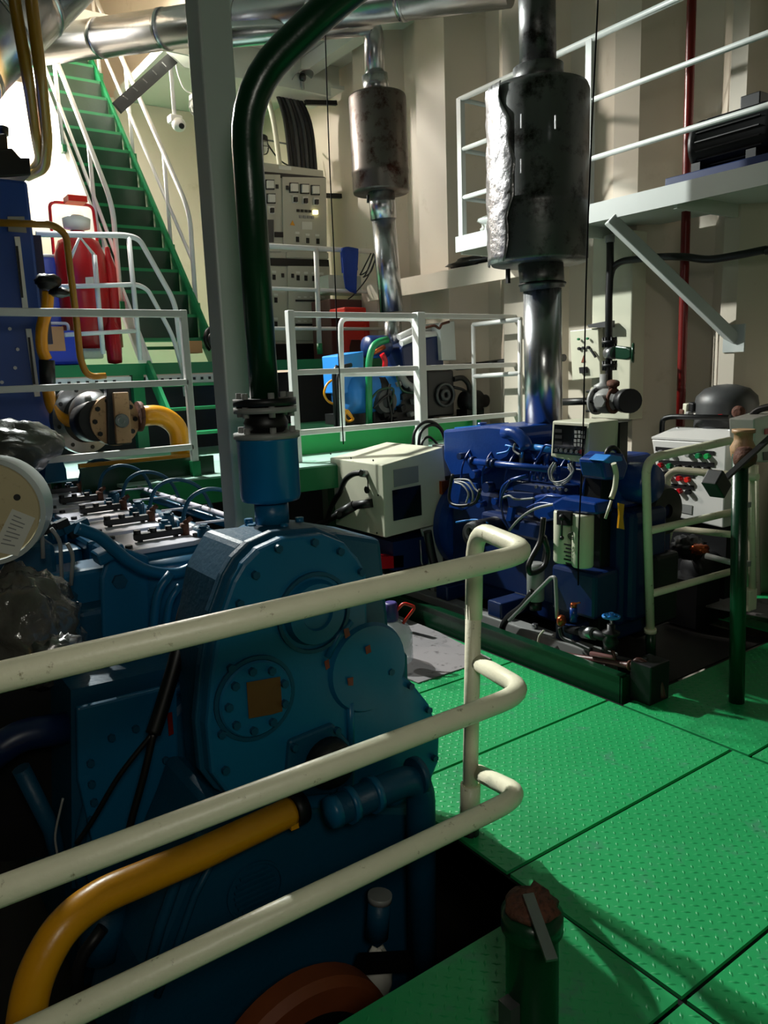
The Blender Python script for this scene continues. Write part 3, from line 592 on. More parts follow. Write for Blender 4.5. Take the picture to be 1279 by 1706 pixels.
part('body',MB().lathe(p[3],V(p[4])-V(p[3]),[(.06,.0),(.25,.004),(.256,.02),(.256,.62),(.26,.63),(.26,.66),(.256,.67),(.256,(V(p[4])-V(p[3])).length-.02),(.25,(V(p[4])-V(p[3])).length),(.1,(V(p[4])-V(p[3])).length-.01)],36),m_rmuff,t)
part('lower_collar',MB().cyl(V(p[4])+V((0,0,.02)),p[5],.12,n=24),m_foil,t)
part('outlet_pipe',MB().cyl(p[5],p[6],.11,n=24),m_foil,t)
part('outlet_pipe',MB().cyl(p[7],p[8],.083,n=24),m_foil,t)
part('drain_stub',MB().cyl((4.05,5.85,3.155),(4.047,5.85,3.09),.012,n=8),m_dark,t)
part('flexible_joint',MB().cyl(p[8],p[9],.09,.1,n=20),m_dgreen,t)
t=thing('main_muffler','large dark dented muffler with torn foil on its left side, over the blue generator','muffler',(3.55,3.4,1.2))
p=[(3.57,3.4,3.873),(3.584,3.4,3.339),(3.589,3.4,3.218),(3.59,3.4,2.244),(3.606,3.4,2.258),(3.622,3.4,2.097),(3.64,3.4,1.166)]
part('upper_pipe',MB().cyl(p[0],p[1],.105,n=28),m_muff,t)
part('upper_collar',MB().cyl(p[1],p[2],.145,n=28),m_muff,t)
part('body',MB().lathe(p[3],(0,0,1),[(.1,.0),(.28,.0),(.292,.02),(.292,.3),(.296,.31),(.296,.34),(.292,.35),(.292,p[2][2]-p[3][2]-.03),(.28,p[2][2]-p[3][2]),(.1,p[2][2]-p[3][2])],44),m_muff,t)
mb=MB()
c=V((p[3][0],p[3][1],0)); N=26
hb,ht=p[3][2],p[2][2]
vs=[];fs=[]
import itertools
for j in range(N):
    f=j/(N-1)
    for i in range(14):
        th=math.radians(106+ i*4.6*(1.25-.55*abs(f-.45)+.18*noise.noise(V((f*6,3,0)))))+math.radians(18)
        r=.297+.018*abs(noise.noise(V((i*.5,f*11,1))))
        vs.append((c.x+r*math.cos(th),c.y+r*math.sin(th)*1.0,hb+(ht-hb)*f))
for j in range(N-1):
    for i in range(13): fs.append((j*14+i,j*14+i+1,(j+1)*14+i+1,(j+1)*14+i))
o=part('torn_foil',MB().add([(x,y,z) for x,y,z in vs],fs,True),m_crink,t,'torn bright foil wrapping')
sm=o.modifiers.new('thickness','SOLIDIFY'); sm.thickness=.004
part('lower_collar',MB().cyl(p[4],p[5],.135,n=28),m_muff,t)
part('collar_clamp',MB().torus(V(p[5])+V((0,0,.03)),(0,0,1),.137,.008,28,6),m_dark,t)
part('outlet_pipe',MB().cyl(p[5],p[6],.116,n=28),m_foil,t,'bright clad lower pipe')
for q in [(3.143,3.1,2.942),(3.141,3.1,2.72),(3.403,3.1,2.974)]: part('seam_clip',MB().bar(q,V(q)+V((0,0,-.07)),.008,.008),m_steel,t)
part('support_bracket',MB().bar((3.432,3.5,2.221),(3.431,3.5,2.137),.02,.02),m_dark,t)
# ---------------------------------------------------------------- hanging cords
single('hanging_cord',MB().curve([(2.772,4.4,3.751),(2.76,4.4,3.024),(2.761,4.4,2.407),(2.759,4.4,1.877),(2.767,4.4,1.164)],.004,6),m_wire,'thin dark cord hanging past the ivory control box','cord')
single('hanging_cord',MB().curve([(3.02,2.503,3.236),(3.02,2.533,2.617),(3.02,2.552,2.028),(3.02,2.56,1.308),(3.02,2.58,0.784),(3.02,2.581,0.513)],.004,6),m_wire,'thin dark cord hanging right of the large muffler past monitor box','cord')
# ---------------------------------------------------------------- drip coaming
t=thing('drip_coaming','dark green floor coaming bar around the blue generator','coaming',(3.0,3.5,0))
part('long_bar',MB().box((2.975,2.27,-.02),(2.99,5.0,.115)),m_dgreen,t); part('top_flange',MB().box((2.965,2.27,.115),(3.02,5.0,.125)),m_dgreen,t)
part('end_bar',MB().box((2.975,2.26,-.02),(3.3,2.275,.115)),m_dgreen,t)
part('drip_tray',MB().box((2.99,2.275,-.03),(4.35,5.0,-.02)),m_pit,t)
single('pipe_support',MB().box((3.02,2.13,-.0),(3.17,2.25,.2)),m_dark,'dark block carrying the brown pipe at the coaming end','support',bevel=.006)
single('grey_sheet',MB().prism([(2.33,3.07,.001),(2.86,3.07,.001),(2.92,3.62,.001),(2.93,4.35,.001),(2.2,4.3,.001)],(0,0,.006)),m_sheet,'worn grey flat sheet lying on green plates beside the water jug','sheet')
# ---------------------------------------------------------------- blue generator engine
e=thing('generator_engine','large blue diesel generator engine in the drip coaming, below the large muffler','engine',(3.5,3.3,0))
part('skid_rail',MB().box((3.09,2.45,0),(3.19,4.6,.14)),m_grey,e,bevel=.008); part('skid_rail',MB().box((3.75,2.75,0),(3.85,4.6,.14)),m_dark,e,bevel=.008)  # far rail darker than the near one: engine shade put into its colour
for y in (2.5,3.0,3.5): part('foot_bolt',MB().cyl((3.14,y,.14),(3.14,y,.17),.018,n=6),m_steel,e)
for y in (2.75,3.3,3.8): part('engine_foot',MB().box((3.1,y-.06,.14),(3.36,y+.06,.24)),m_navy,e,bevel=.01)
part('block',MB().box((3.32,2.55,.22),(3.78,3.95,.86)),m_navy,e,bevel=.03)
part('cylinder_head',MB().box((3.36,2.6,.86),(3.74,3.9,1.06)),m_blue,e,bevel=.02)
for k in range(6):
    y=2.72+.2*k
    part('rocker_cover',MB().box((3.4,y-.085,1.06),(3.7,y+.085,1.14)),m_blue,e,bevel=.025)
    part('injector_pipe',MB().curve([(3.25,y+.03,.9),(3.24,y+.01,1.02),(3.32,y,1.13),(3.42,y-.03,1.12)],.007,6,5),m_blue,e)
    part('injector',MB().cyl((3.36,y,1.05),(3.36,y,1.17),.017,n=8).cyl((3.36,y,1.15),(3.36,y-.05,1.16),.009,n=6),m_steel if k%2 else m_blue,e)
    part('cover_bolt',MB().cyl((3.55,y,1.14),(3.55,y,1.165),.014,n=6),m_blue,e)
part('charge_air_box',MB().prism([(3.3,3.994,1.239),(3.3,3.852,1.253),(3.3,3.554,1.287),(3.3,3.293,1.286),(3.3,3.264,1.227),(3.3,3.376,1.086),(3.3,3.471,1.045),(3.3,3.626,0.963),(3.3,3.911,0.921),(3.3,3.994,1.04)],(.36,0,0)),m_blue,e,bevel=.02)
part('box_lid',MB().prism([(3.34,3.917,1.239),(3.34,3.664,1.261),(3.34,3.664,1.28),(3.34,3.917,1.255)],(.25,0,0)),m_lblue,e)
part('filler_cap',MB().cyl((3.4,3.713,1.255),(3.4,3.712,1.29),.03,n=12),m_blue,e)
part('box_elbow',MB().tube([(3.28,3.385,1.251),(3.28,3.284,1.249),(3.28,3.215,1.199),(3.28,3.196,1.154)],.04,12,.05),m_blue,e)
part('water_rail',MB().tube([(3.2,3.609,1.067),(3.2,2.882,1.068)],.021,12),m_blue,e)
part('water_rail',MB().tube([(3.3,3.205,1.173),(3.3,2.995,1.165)],.02,10),m_lblue,e)
for q in [(3.2,3.429,1.069),(3.2,3.392,1.069),(3.2,3.581,1.069)]: part('rail_clamp',MB().cyl(V(q)-V((0,.012,0)),V(q)+V((0,.012,0)),.029,n=12),m_navy,e)
part('injection_pump',MB().box((3.2,2.846,0.911),V((3.2,3.245,0.98))+V((.14,0,0))),m_navy,e,bevel=.015)
for q in [(3.19,3.029,0.964),(3.19,2.983,0.965),(3.19,2.938,0.967),(3.19,2.894,0.968),(3.19,2.851,0.969),(3.19,2.808,0.97)]: part('pump_plug',MB().cyl(q,V(q)+V((-.015,0,0)),.009,n=8),m_steel,e)
for q in [(3.22,3.081,0.994),(3.22,3.034,0.995),(3.22,2.989,0.996),(3.22,2.944,0.997),(3.22,2.9,0.997)]: part('delivery_valve',MB().cyl(q,V(q)+V((0,0,.05)),.011,n=8).cyl(V(q)+V((0,0,.05)),V(q)+V((.02,.01,.09)),.006,n=6),m_blue,e)
part('bracket_pipe',MB().tube([(3.2,3.118,1.02),(3.2,3.255,0.979),(3.2,3.326,0.929),(3.2,3.338,0.806)],.012,8,.05),m_blue,e)
part('bracket',MB().prism([(3.2,3.296,0.91),(3.2,3.062,0.928),(3.2,3.071,0.822),(3.2,3.276,0.814)],(.08,0,0)),m_navy,e,bevel=.008)
part('bracket',MB().prism([(3.2,3.276,0.814),(3.2,3.236,0.815),(3.2,3.257,0.732),(3.2,3.298,0.727)],(.03,0,0)),m_blue,e)
part('governor_housing',MB().prism([(3.17,3.042,0.913),(3.17,2.92,0.941),(3.17,2.79,0.935),(3.17,2.789,0.822),(3.17,2.964,0.771),(3.17,3.042,0.795)],(.12,0,0)),m_blue,e,bevel=.012)
part('control_rod',MB().tube([(3.14,2.995,0.881),(3.14,2.905,0.932),(3.14,2.751,0.937)],.008,8),m_blue,e)
part('fuel_line',MB().curve([(3.12,3.186,0.697),(3.12,3.088,0.789),(3.12,2.963,0.86),(3.12,2.788,0.909)],.008,8),m_grey,e)
part('fuel_line',MB().curve([(3.14,3.194,0.992),(3.14,3.27,0.877),(3.14,3.256,0.77),(3.14,3.206,0.69)],.007,6),m_navy,e)
for k,pts in enumerate(([(3.28,3.375,1.172),(3.28,3.274,1.163),(3.28,3.235,1.144),(3.28,3.245,1.108)],[(3.27,3.284,1.192),(3.27,3.294,1.149),(3.27,3.245,1.123)],[(3.27,3.148,1.133),(3.27,3.119,1.104),(3.27,3.082,1.141),(3.27,3.045,1.192),(3.27,2.991,1.188)],[(3.28,3.449,1.116),(3.28,3.36,1.136),(3.28,3.334,1.167)],[(3.17,3.296,0.87),(3.17,3.235,0.892),(3.17,3.176,0.877),(3.17,3.033,0.9)],[(3.13,3.05,0.848),(3.13,2.949,0.888),(3.13,2.818,0.891)],[(3.1,3.636,0.686),(3.1,3.466,0.725),(3.1,3.348,0.719)])): part('small_pipe',MB().curve(pts,.007,6),m_lblue if k%3==0 else m_grey if k%3==1 else m_blue,e)
for k,q in enumerate([(3.26,3.763,1.081),(3.26,3.638,0.974),(3.26,3.517,0.902),(3.26,3.443,0.823),(3.26,3.216,0.846),(3.26,3.048,0.71),(3.26,3.478,0.608),(3.26,3.319,0.595),(3.26,3.168,0.674),(3.26,3.586,0.787)]): part('flange_boss',MB().cyl(V(q)+V((.04,0,0)),V(q)-V((.02,0,0)),.022+.006*(k%3),n=12),m_blue if k%2 else m_navy,e)
part('flywheel_bell',MB().sharp((3.6,3.93,.56),(0,1,0),[(.2,0),(.32,.02),(.34,.08),(.34,.14),(.26,.16)],40),m_blue,e)
part('bell_window',MB().prism([(3.08,3.65,0.955),(3.08,3.428,0.954),(3.08,3.387,0.853),(3.08,3.553,0.776),(3.08,3.679,0.78)],(.02,0,0)),m_blue,e)
part('generator_body',MB().lathe((3.64,4.07,.46),(0,1,0),[(.24,0),(.26,.04),(.26,.5),(.22,.55),(0,.56)],36),m_navy,e)
part('starter_cable',MB().curve([(3.05,3.586,0.957),(3.05,3.486,0.956),(3.05,3.422,0.907),(3.05,3.435,0.84),(3.05,3.518,0.804)],.006,6).curve([(3.05,3.586,0.968),(3.05,3.458,0.977),(3.05,3.395,0.928),(3.05,3.353,0.908)],.006,6).curve([(3.04,3.575,0.952),(3.04,3.503,0.944),(3.04,3.449,0.898),(3.04,3.472,0.837)],.006,6),m_grey,e)
part('starter_motor',MB().lathe((3.05,3.401,0.652),(1,0,0),[(.04,-.05),(.075,-.04),(.085,0),(.085,.25)],24),m_black,e)
part('starter_end',MB().sharp((3,3.377,0.679),(-1,0,0),[(.028,0),(.028,.02),(.05,.02),(.055,0)],20),m_steel,e)
part('oil_cooler',MB().box((3.22,3.011,0.634),V((3.22,3.543,0.751))+V((.1,0,0))),m_navy,e,bevel=.02)
part('sump',MB().box((3.34,2.6,.12),(3.76,3.95,.3)),m_navy,e,bevel=.02)
part('filter_head',MB().prism([(3.05,2.796,0.917),(3.05,2.725,0.957),(3.05,2.5,0.953),(3.05,2.488,0.893),(3.05,2.779,0.873)],(.12,0,0)),m_blue,e,bevel=.012)
for k,(cx,b) in enumerate((((3.08,2.731,0.882),(3.08,2.728,0.6)),((3.08,2.605,0.879),(3.08,2.601,0.598)))):
    f=part('filter_canister',MB().lathe((cx[0],cx[1],b[2]),(0,0,1),[(.05,0),(.056,.01),(.056,cx[2]-b[2]-.01),(.052,cx[2]-b[2])],24),m_box,e,'pale green-white filter canister')
    if k==0:
        q=(3.025,2.632,0.766); part('emblem_ring',MB().torus(q,(-1,-.5,0),.018,.003,16,5).torus(q,(-1,-.5,0),.010,.003,14,5),m_dark,f,'dark ring emblem')
        mb=MB()
        for r in range(6): mb.box(V((3.024,2.663,0.719))+V((0,-.03,-.02*r-.0)),V((3.024,2.663,0.719))+V((.002,.02-.012*(r%2),-.02*r-.008)))
        part('print_lines',mb,m_dark,f,kind='stuff')
part('filter_handle',MB().prism([(3.015,2.726,0.888),(3.015,2.633,0.894),(3.015,2.632,0.821),(3.015,2.726,0.814)],(.02,0,0)),m_black,e); 
q=(3,2.676,0.862); part('drain_lever',MB().cyl(q,V(q)+V((0,0,-.1)),.005,n=6).blob(V(q)+V((0,0,-.11)),(.012,.012,.012),0,1,10,6).blob(q,(.018,.018,.018),0,1,10,6),m_dark,e)
part('lower_tank',MB().box((3.12,2.554,0.302),V((3.12,2.859,0.555))+V((.2,0,0))),m_navy,e,bevel=.02)
part('oil_filter',MB().lathe((3.1,2.957,0.329),(0,0,1),[(.045,0),(.05,.01),(.05,.2),(.04,.22)],22),m_grey,e,'grey oil filter')
part('oil_filter',MB().cyl((3.1,2.957,0.276),(3.1,2.957,0.329),.035,n=16),m_dark,e)
part('front_cover',MB().box((3.36,2.5,.25),(3.66,2.6,.86)),m_navy,e,bevel=.03)
part('heat_exchanger',MB().lathe((3.467,2.68,1.004),(0,-1,0),[(.09,0),(.108,.02),(.108,.2),(.095,.22),(0,.225)],32),m_blue,e)
part('thermostat',MB().prism([(2.992,2.42,1.177),(3.072,2.42,1.21),(3.164,2.42,1.196),(3.204,2.42,1.135),(3.169,2.42,1.063),(3.021,2.42,1.079)],(0,.15,0)),m_blue,e,bevel=.015)
part('thermostat_cap',MB().prism([(2.985,2.4,1.179),(3.038,2.4,1.203),(3.12,2.4,1.189),(3.13,2.4,1.165),(3.025,2.4,1.163)],(0,.1,0)),m_lblue,e,bevel=.006)
part('coolant_hose',MB().tube([(3.056,2.45,1.162),(3.073,2.45,1.226),(3.127,2.45,1.23),(3.176,2.45,1.181)],.014,8,.03),m_black,e)
part('coolant_hose',MB().curve([(3.006,2.36,1.168),(3.025,2.36,1.114),(3.018,2.36,1.05),(2.993,2.36,1)],.013,10),m_box,e,'pale coolant hose')
part('dip_stick',MB().tube([(2.968,2.34,0.994),(2.926,2.34,0.912)],.007,6),m_box,e)
part('fan_guard',MB().sharp((3.702,2.58,0.817),(0,-1,0),[(0,.02),(.04,.02),(.04,.05),(.13,.05),(.15,0)],30),m_black,e)
part('yellow_tag',MB().prism([(2.975,2.3,0.986),(3.015,2.3,0.975),(3.008,2.3,0.912),(3.019,2.3,0.851),(2.974,2.3,0.864),(2.981,2.3,0.927)],(0,.01,0)),m_yellow,e,'faded yellow tag')
part('belt_guard',MB().box((3.5,2.46,.2),(3.72,2.54,.6)),m_dark,e,bevel=.02)
# monitor box on a post
t=thing('gauge_box','ivory gauge box with dark screen on a black post, above white filters','instrument box',(3.25,2.8,1.1))
a=[(3.15,2.882,1.345),(3.15,2.624,1.344),(3.15,2.644,1.125),(3.15,2.894,1.149)]
part('housing',MB().hexa([a[3],a[2],(3.40,a[2][1],a[2][2]),(3.40,a[3][1],a[3][2]),a[0],a[1],(3.38,a[1][1],a[1][2]),(3.38,a[0][1],a[0][2])]),m_box,t,bevel=.008)
part('screen',MB().prism([(3.146,2.861,1.327),(3.146,2.64,1.325),(3.146,2.661,1.169),(3.146,2.873,1.17)],(-.004,0,0)),m_glass,t)
for q in [(3.138,2.836,1.19),(3.138,2.802,1.192),(3.138,2.768,1.191),(3.138,2.731,1.19),(3.138,2.695,1.189)]: part('knob',MB().cyl(q,V(q)+V((-.012,0,0)),.010,n=10),m_steel,t)
mb=MB()
for q in [(3.142,2.712,1.292),(3.142,2.688,1.293),(3.142,2.664,1.291),(3.142,2.711,1.27),(3.142,2.687,1.271),(3.142,2.663,1.269),(3.142,2.715,1.247),(3.142,2.691,1.249),(3.142,2.667,1.247),(3.142,2.715,1.225),(3.142,2.691,1.227),(3.142,2.667,1.225)]: mb.box(V(q)-V((.002,.008,.008)),V(q)+V((.002,.008,.008)))
part('key_grid',mb,m_grey,t,kind='stuff')
part('red_knob',MB().cyl((3.138,2.671,1.191),(3.125,2.66,1.192),.011,n=10),m_red,t)
for q in [(3.142,2.836,1.296),(3.142,2.835,1.264),(3.142,2.835,1.231)]: part('display_slot',MB().box(V(q)-V((.002,.03,.012)),V(q)+V((.001,.02,.006))),m_black,t)
part('post',MB().box((3.24,2.62,.1),(3.34,2.76,1.12)),m_black,t,bevel=.006)
part('rear_plate',MB().box((3.385,2.62,1.1),(3.45,2.84,1.33)),m_dark,t)
w_=MB()
for k in range(4): w_.curve([(3.12,2.844,1.126),(3.12,2.879,1.074),(3.12,2.852,1.02),(3.12,2.768,1.035),(3.12,2.706,1.089),(3.12,2.727,1.128)][:6] if k==0 else [V(p)+V((.012*k,.01*k,-.012*k)) for p in [(3.12,2.832,1.133),(3.12,2.861,1.078),(3.12,2.827,1.029),(3.12,2.759,1.049),(3.12,2.719,1.097),(3.12,2.744,1.133)]],.0045,6)
part('cable_coil',w_,m_grey,t)
# ivory control box at the generator end
t=thing('control_box','ivory control box with black plug cables at the near end of blue generator','control box',(3.1,4.4,.5))
part('housing',MB().prism([(2.866,4.09,1.036),(3.376,4.09,1.109),(3.421,4.09,0.584),(2.868,4.09,0.549)],(0,.66,0)),m_box,t,bevel=.006)
part('name_plate',MB().prism([(2.95,4.088,0.996),(3.156,4.088,1.003),(3.157,4.088,0.892),(2.95,4.088,0.879)],(0,-.003,0)),m_grey,t)
part('dark_window',MB().prism([(2.934,4.088,0.861),(3.172,4.088,0.87),(3.175,4.088,0.661),(2.936,4.088,0.654)],(0,-.004,0)),m_glass,t)
scr=bolt_mesh('screw',.007,.004,m_dark)
for q in [(2.866,4.733,1.067),(2.866,4.464,1.056),(2.866,4.193,1.06),(2.866,4.751,0.873),(2.866,4.759,0.606),(2.866,4.183,0.568),(2.866,4.152,0.83)]: inst('screw',scr,t,q,(-1,0,0))
part('socket',MB().cyl((2.87,4.277,0.959),(2.82,4.288,0.972),.026,n=14),m_steel,t,'metal socket')
part('cable',MB().curve([(2.8,4.244,0.978),(2.8,4.347,0.961),(2.8,4.45,0.91),(2.8,4.528,0.817),(2.8,4.624,0.729),(2.8,4.719,0.598),(2.8,4.77,0.501)],.02,10),m_black,t)
part('plug',MB().cyl((2.86,4.218,0.77),(2.8,4.349,0.745),.03,n=14).cyl((2.8,4.349,0.745),(2.74,4.477,0.67),.035,n=14),m_black,t)
part('cable',MB().curve([(2.7,4.387,0.696),(2.7,4.552,0.623),(2.7,4.725,0.545),(2.7,4.833,0.349)],.022,10),m_black,t)
part('dangling_cap',MB().sharp((2.86,4.269,0.855),(-1,0,0),[(0,.012),(.024,.012),(.026,0)],18).tube([(2.85,4.248,0.944),(2.85,4.246,0.875)],.004,6),m_black,t)
part('side_leg',MB().prism([(3.197,4.1,0.555),(3.396,4.1,0.577),(3.367,4.1,0.299),(3.381,4.1,0.009),(3.282,4.1,0.029),(3.244,4.1,0.386)],(0,.04,0)),m_pole,t,bevel=.006)
part('base_bracket',MB().box((2.95,4.12,.3),(3.25,4.75,.5)),m_navy,t)
part('red_block',MB().prism([(2.752,4.12,0.424),(3.034,4.12,0.396),(3.031,4.12,0.312),(2.748,4.12,0.343)],(0,.1,0)),m_red,t)
part('junction_box',MB().box((3.488,4.12,0.898),V((3.401,4.12,1.118))+V((0,.12,0))),m_grey,t,bevel=.006)
part('breaker',MB().box((3.401,4.06,0.787),V((3.339,4.06,0.878))+V((0,.05,0))),m_copper,t,'copper coloured breaker')
for r,s in ((.012,[(3.47,4.55,1.006),(3.487,4.55,1.175),(3.581,4.55,1.249),(3.696,4.55,1.232),(3.776,4.55,1.144),(3.785,4.55,1.032)]),(.012,[(3.521,4.55,1.001),(3.544,4.55,1.171),(3.649,4.55,1.226),(3.742,4.55,1.183),(3.798,4.55,1.045)]),(.01,[(3.536,4.55,0.954),(3.558,4.55,1.097),(3.629,4.55,1.137),(3.715,4.55,1.066)])): part('cable_loop',MB().curve(s,r,8),m_black,t)
part('chain',MB().tube([(3.129,4.05,0.498),(3.134,4.05,0.349),(3.173,4.05,0.236)],.006,6),m_steel,t)
part('drain_hose',MB().curve([(3.154,4,0.564),(3.2,4,0.347),(3.28,4,0.161),(3.371,4,0.1)],.03,10),m_black,t)
part('cable',MB().curve([(3.05,3.602,1),(3.05,3.641,0.845),(3.05,3.574,0.808),(3.05,3.408,0.843),(3.05,3.353,0.933)],.01,8),m_black,t)
single('torch_tube',MB().cyl((2.702,3.962,0.35),(2.74,3.793,0.33),.02,n=12),m_steel,'short bright steel tube lying beside the control box leg','tube')
# floor fittings in front of the generator
t=thing('drain_valve','drain valve with pale blue handwheel on the floor before blue generator','valve',(3.06,2.426,0.187))
q=V((3.06,2.4,0.38))
part('handwheel',MB().torus(q,(0,0,1),.04,.007,24,8).bar(q-V((.04,0,0)),q+V((.04,0,0)),.01,.006).bar(q-V((0,.04,0)),q+V((0,.04,0)),.01,.006).cyl(q-V((0,0,.01)),q+V((0,0,.02)),.012,n=8),m_lblue,t)
part('stem',MB().cyl(q-V((0,0,.1)),q,.008,n=8),m_steel,t)
part('body',MB().lathe(q-V((0,0,.17)),(0,0,1),[(.035,0),(.04,.04),(.025,.07),(.045,.075),(.045,.09),(.02,.1),(.02,.13)],16),m_dark,t)
part('inlet_pipe',MB().tube([q+V((0,.0,-.12)),(3.08,2.54,0.249),(3.12,2.739,0.21)],.025,12,.03),m_dark,t)
part('union',MB().cyl((3.07,2.512,0.255),(3.1,2.609,0.232),.034,n=12),m_steel,t)
part('outlet_pipe',MB().tube([q+V((0,0,-.15)),q+V((-.03,-.05,-.2)),q+V((-.03,.1,-.22))],.014,8),m_brown,t)
t=thing('grey_fuel_pipe','bent grey pipe rising to a red cock in front of white filters','pipe',(3.04,3.099,0.182))
part('pipe',MB().tube([(3.04,3.109,0.183),(3.04,2.955,0.342),(3.04,2.785,0.51),(3.04,2.755,0.516),(3.04,2.746,0.39),(3.04,2.741,0.29)],.011,10,.02),m_grey,t)
part('cock',MB().blob((3.03,2.702,0.288),(.03,.025,.03),.2,4,14,10),m_copper,t,'reddish brass cock')
part('hose',MB().curve([(3.04,2.723,0.243),(3.04,2.698,0.192),(3.04,2.606,0.184),(3.04,2.506,0.175)],.013,8),m_black,t)
t=thing('small_bottle','small blue oil cup with brass top in front of the lower tank','oil cup',(3.06,2.645,0.292))
part('cup',MB().cyl((3.06,2.645,0.292),(3.06,2.646,0.369),.02,n=14),m_blue,t); part('cap',MB().cyl((3.06,2.646,0.369),(3.06,2.642,0.393),.017,n=10).bar((3.06,2.667,0.381),(3.06,2.602,0.406),.008,.008),m_copper,t)
t=thing('brown_pipe','brown pipe and black hose lying along inside of the green coaming','pipe',(3.04,2.646,0.104))
part('hose',MB().curve([(3.05,2.928,0.399),(3.05,3.012,0.291),(3.05,3.134,0.189),(3.05,3.18,0.096),(3.05,3.136,0.033),(3.05,3.052,0.034)],.02,10),m_black,t)
part('pipe',MB().curve([(3.04,3.042,0.04),(3.04,2.841,0.079),(3.04,2.626,0.104),(3.04,2.409,0.142),(3.04,2.263,0.164)]+[(3.05,2.22,.2),(3.1,2.16,.14),(3.12,2.13,.02)],.017,10),m_brown,t)
part('pipe_clip',MB().torus((3.04,2.263,0.164),(0,1,-.2),.022,.006,16,6),m_rust,t)
single('spiral_conduit',MB().curve([(3.1,2.741,-0.009),(3.1,2.615,0.044),(3.1,2.495,0.114),(3.1,2.381,0.154),(3.1,2.272,0.161)],.012,8),m_dgrey,'grey spiral conduit lying behind the brown pipe','conduit')
single('vent_hose',MB().curve([(2.941,2.75,0.86),(2.919,2.75,0.741),(2.852,2.75,0.656),(2.83,2.75,0.611),(2.852,2.75,0.575),(2.942,2.75,0.591),(2.973,2.75,0.668),(2.941,2.75,0.754)]+[(3.15,2.923,0.659),(3.15,2.945,0.534),(3.15,2.991,0.383)],.015,8),m_black,'black hose loop hanging beside the grey oil filter','hose')
single('hook_wire',MB().curve([(3.06,2.855,0.186),(3.06,2.891,0.142),(3.06,2.901,0.096)],.006,6),m_box,'short pale bent wire in the drip coaming','wire')
# ---------------------------------------------------------------- switchboard on the upper platform
SY=8.0
t=thing('switchboard','large beige electrical switchboard with meters and a lit lamp on the upper platform','switchboard',(4.2,8.3,1.78))
part('frame',MB().box((3.85,SY,1.79),(4.93,8.6,3.92)),m_panel,t,bevel=.01)
part('plinth',MB().box((3.85,SY-.02,1.79),(4.93,SY+.02,1.98)),m_black,t)
part('top_band',MB().prism([(4.018,7.996,3.817),(4.942,7.996,3.847),(4.94,7.996,3.801),(4.013,7.996,3.762)],(0,-.004,0)),m_black,t,'black ventilation band')
part('middle_band',MB().prism([(3.951,7.996,2.911),(4.938,7.996,2.934),(4.942,7.996,2.853),(3.944,7.996,2.829)],(0,-.006,0)),m_black,t,'black ventilation band')
part('name_strip',MB().prism([(4.351,7.996,3.904),(4.509,7.996,3.909),(4.506,7.996,3.871),(4.348,7.996,3.866)],(0,-.004,0)),m_meter,t)
d_a=part('door',MB().prism([(4.01,8,3.781),(4.361,8,3.809),(4.317,8,2.992),(3.796,8,2.973)],(0,-.016,0)),m_panel,t,bevel=.004)
part('meter',MB().prism([(4.169,7.984,3.736),(4.276,7.984,3.745),(4.271,7.984,3.64),(4.163,7.984,3.632)],(0,-0.012,0)),m_black,d_a)
part('meter_face',MB().prism([(4.176,7.974,3.722),(4.257,7.974,3.728),(4.253,7.974,3.649),(4.172,7.974,3.643)],(0,-0.03,0)),m_meter,d_a)
part('meter',MB().prism([(4.174,7.984,3.593),(4.281,7.984,3.602),(4.275,7.984,3.496),(4.168,7.984,3.489)],(0,-0.012,0)),m_black,d_a)
part('meter_face',MB().prism([(4.181,7.974,3.58),(4.262,7.974,3.585),(4.258,7.974,3.505),(4.177,7.974,3.5)],(0,-0.03,0)),m_meter,d_a)
part('switch_plate',MB().prism([(4.192,7.984,3.464),(4.259,7.984,3.468),(4.255,7.984,3.387),(4.188,7.984,3.384)],(0,-0.012,0)),m_meter,d_a)
part('switch_knob',MB().prism([(4.2,7.974,3.441),(4.237,7.974,3.442),(4.235,7.974,3.393),(4.198,7.974,3.392)],(0,-0.035,0)),m_black,d_a)
part('lock',MB().prism([(4.293,7.984,3.698),(4.323,7.984,3.7),(4.322,7.984,3.657),(4.292,7.984,3.656)],(0,-0.012,0)),m_black,d_a)
part('lock',MB().prism([(4.13,7.984,3.571),(4.16,7.984,3.571),(4.158,7.984,3.53),(4.129,7.984,3.529)],(0,-0.012,0)),m_black,d_a)
part('breaker_unit',MB().prism([(4.12,7.984,3.317),(4.238,7.984,3.324),(4.223,7.984,3.083),(4.104,7.984,3.078)],(0,-0.012,0)),m_dgrey,d_a)
part('outlet',MB().prism([(4.244,7.984,3.196),(4.349,7.984,3.201),(4.347,7.984,3.146),(4.242,7.984,3.141)],(0,-0.012,0)),m_black,d_a)
d_b=part('door',MB().prism([(4.383,8,3.789),(4.952,8,3.839),(4.919,8,3.065),(4.343,8,3.041)],(0,-.016,0)),m_panel,t,bevel=.004)
part('meter',MB().prism([(4.466,7.984,3.735),(4.577,7.984,3.744),(4.572,7.984,3.637),(4.461,7.984,3.628)],(0,-0.012,0)),m_black,d_b)
part('meter_face',MB().prism([(4.473,7.974,3.721),(4.557,7.974,3.727),(4.554,7.974,3.646),(4.469,7.974,3.64)],(0,-0.03,0)),m_meter,d_b)
part('meter',MB().prism([(4.604,7.984,3.736),(4.717,7.984,3.745),(4.712,7.984,3.637),(4.599,7.984,3.629)],(0,-0.012,0)),m_black,d_b)
part('meter_face',MB().prism([(4.611,7.974,3.722),(4.697,7.974,3.728),(4.693,7.974,3.647),(4.607,7.974,3.64)],(0,-0.03,0)),m_meter,d_b)
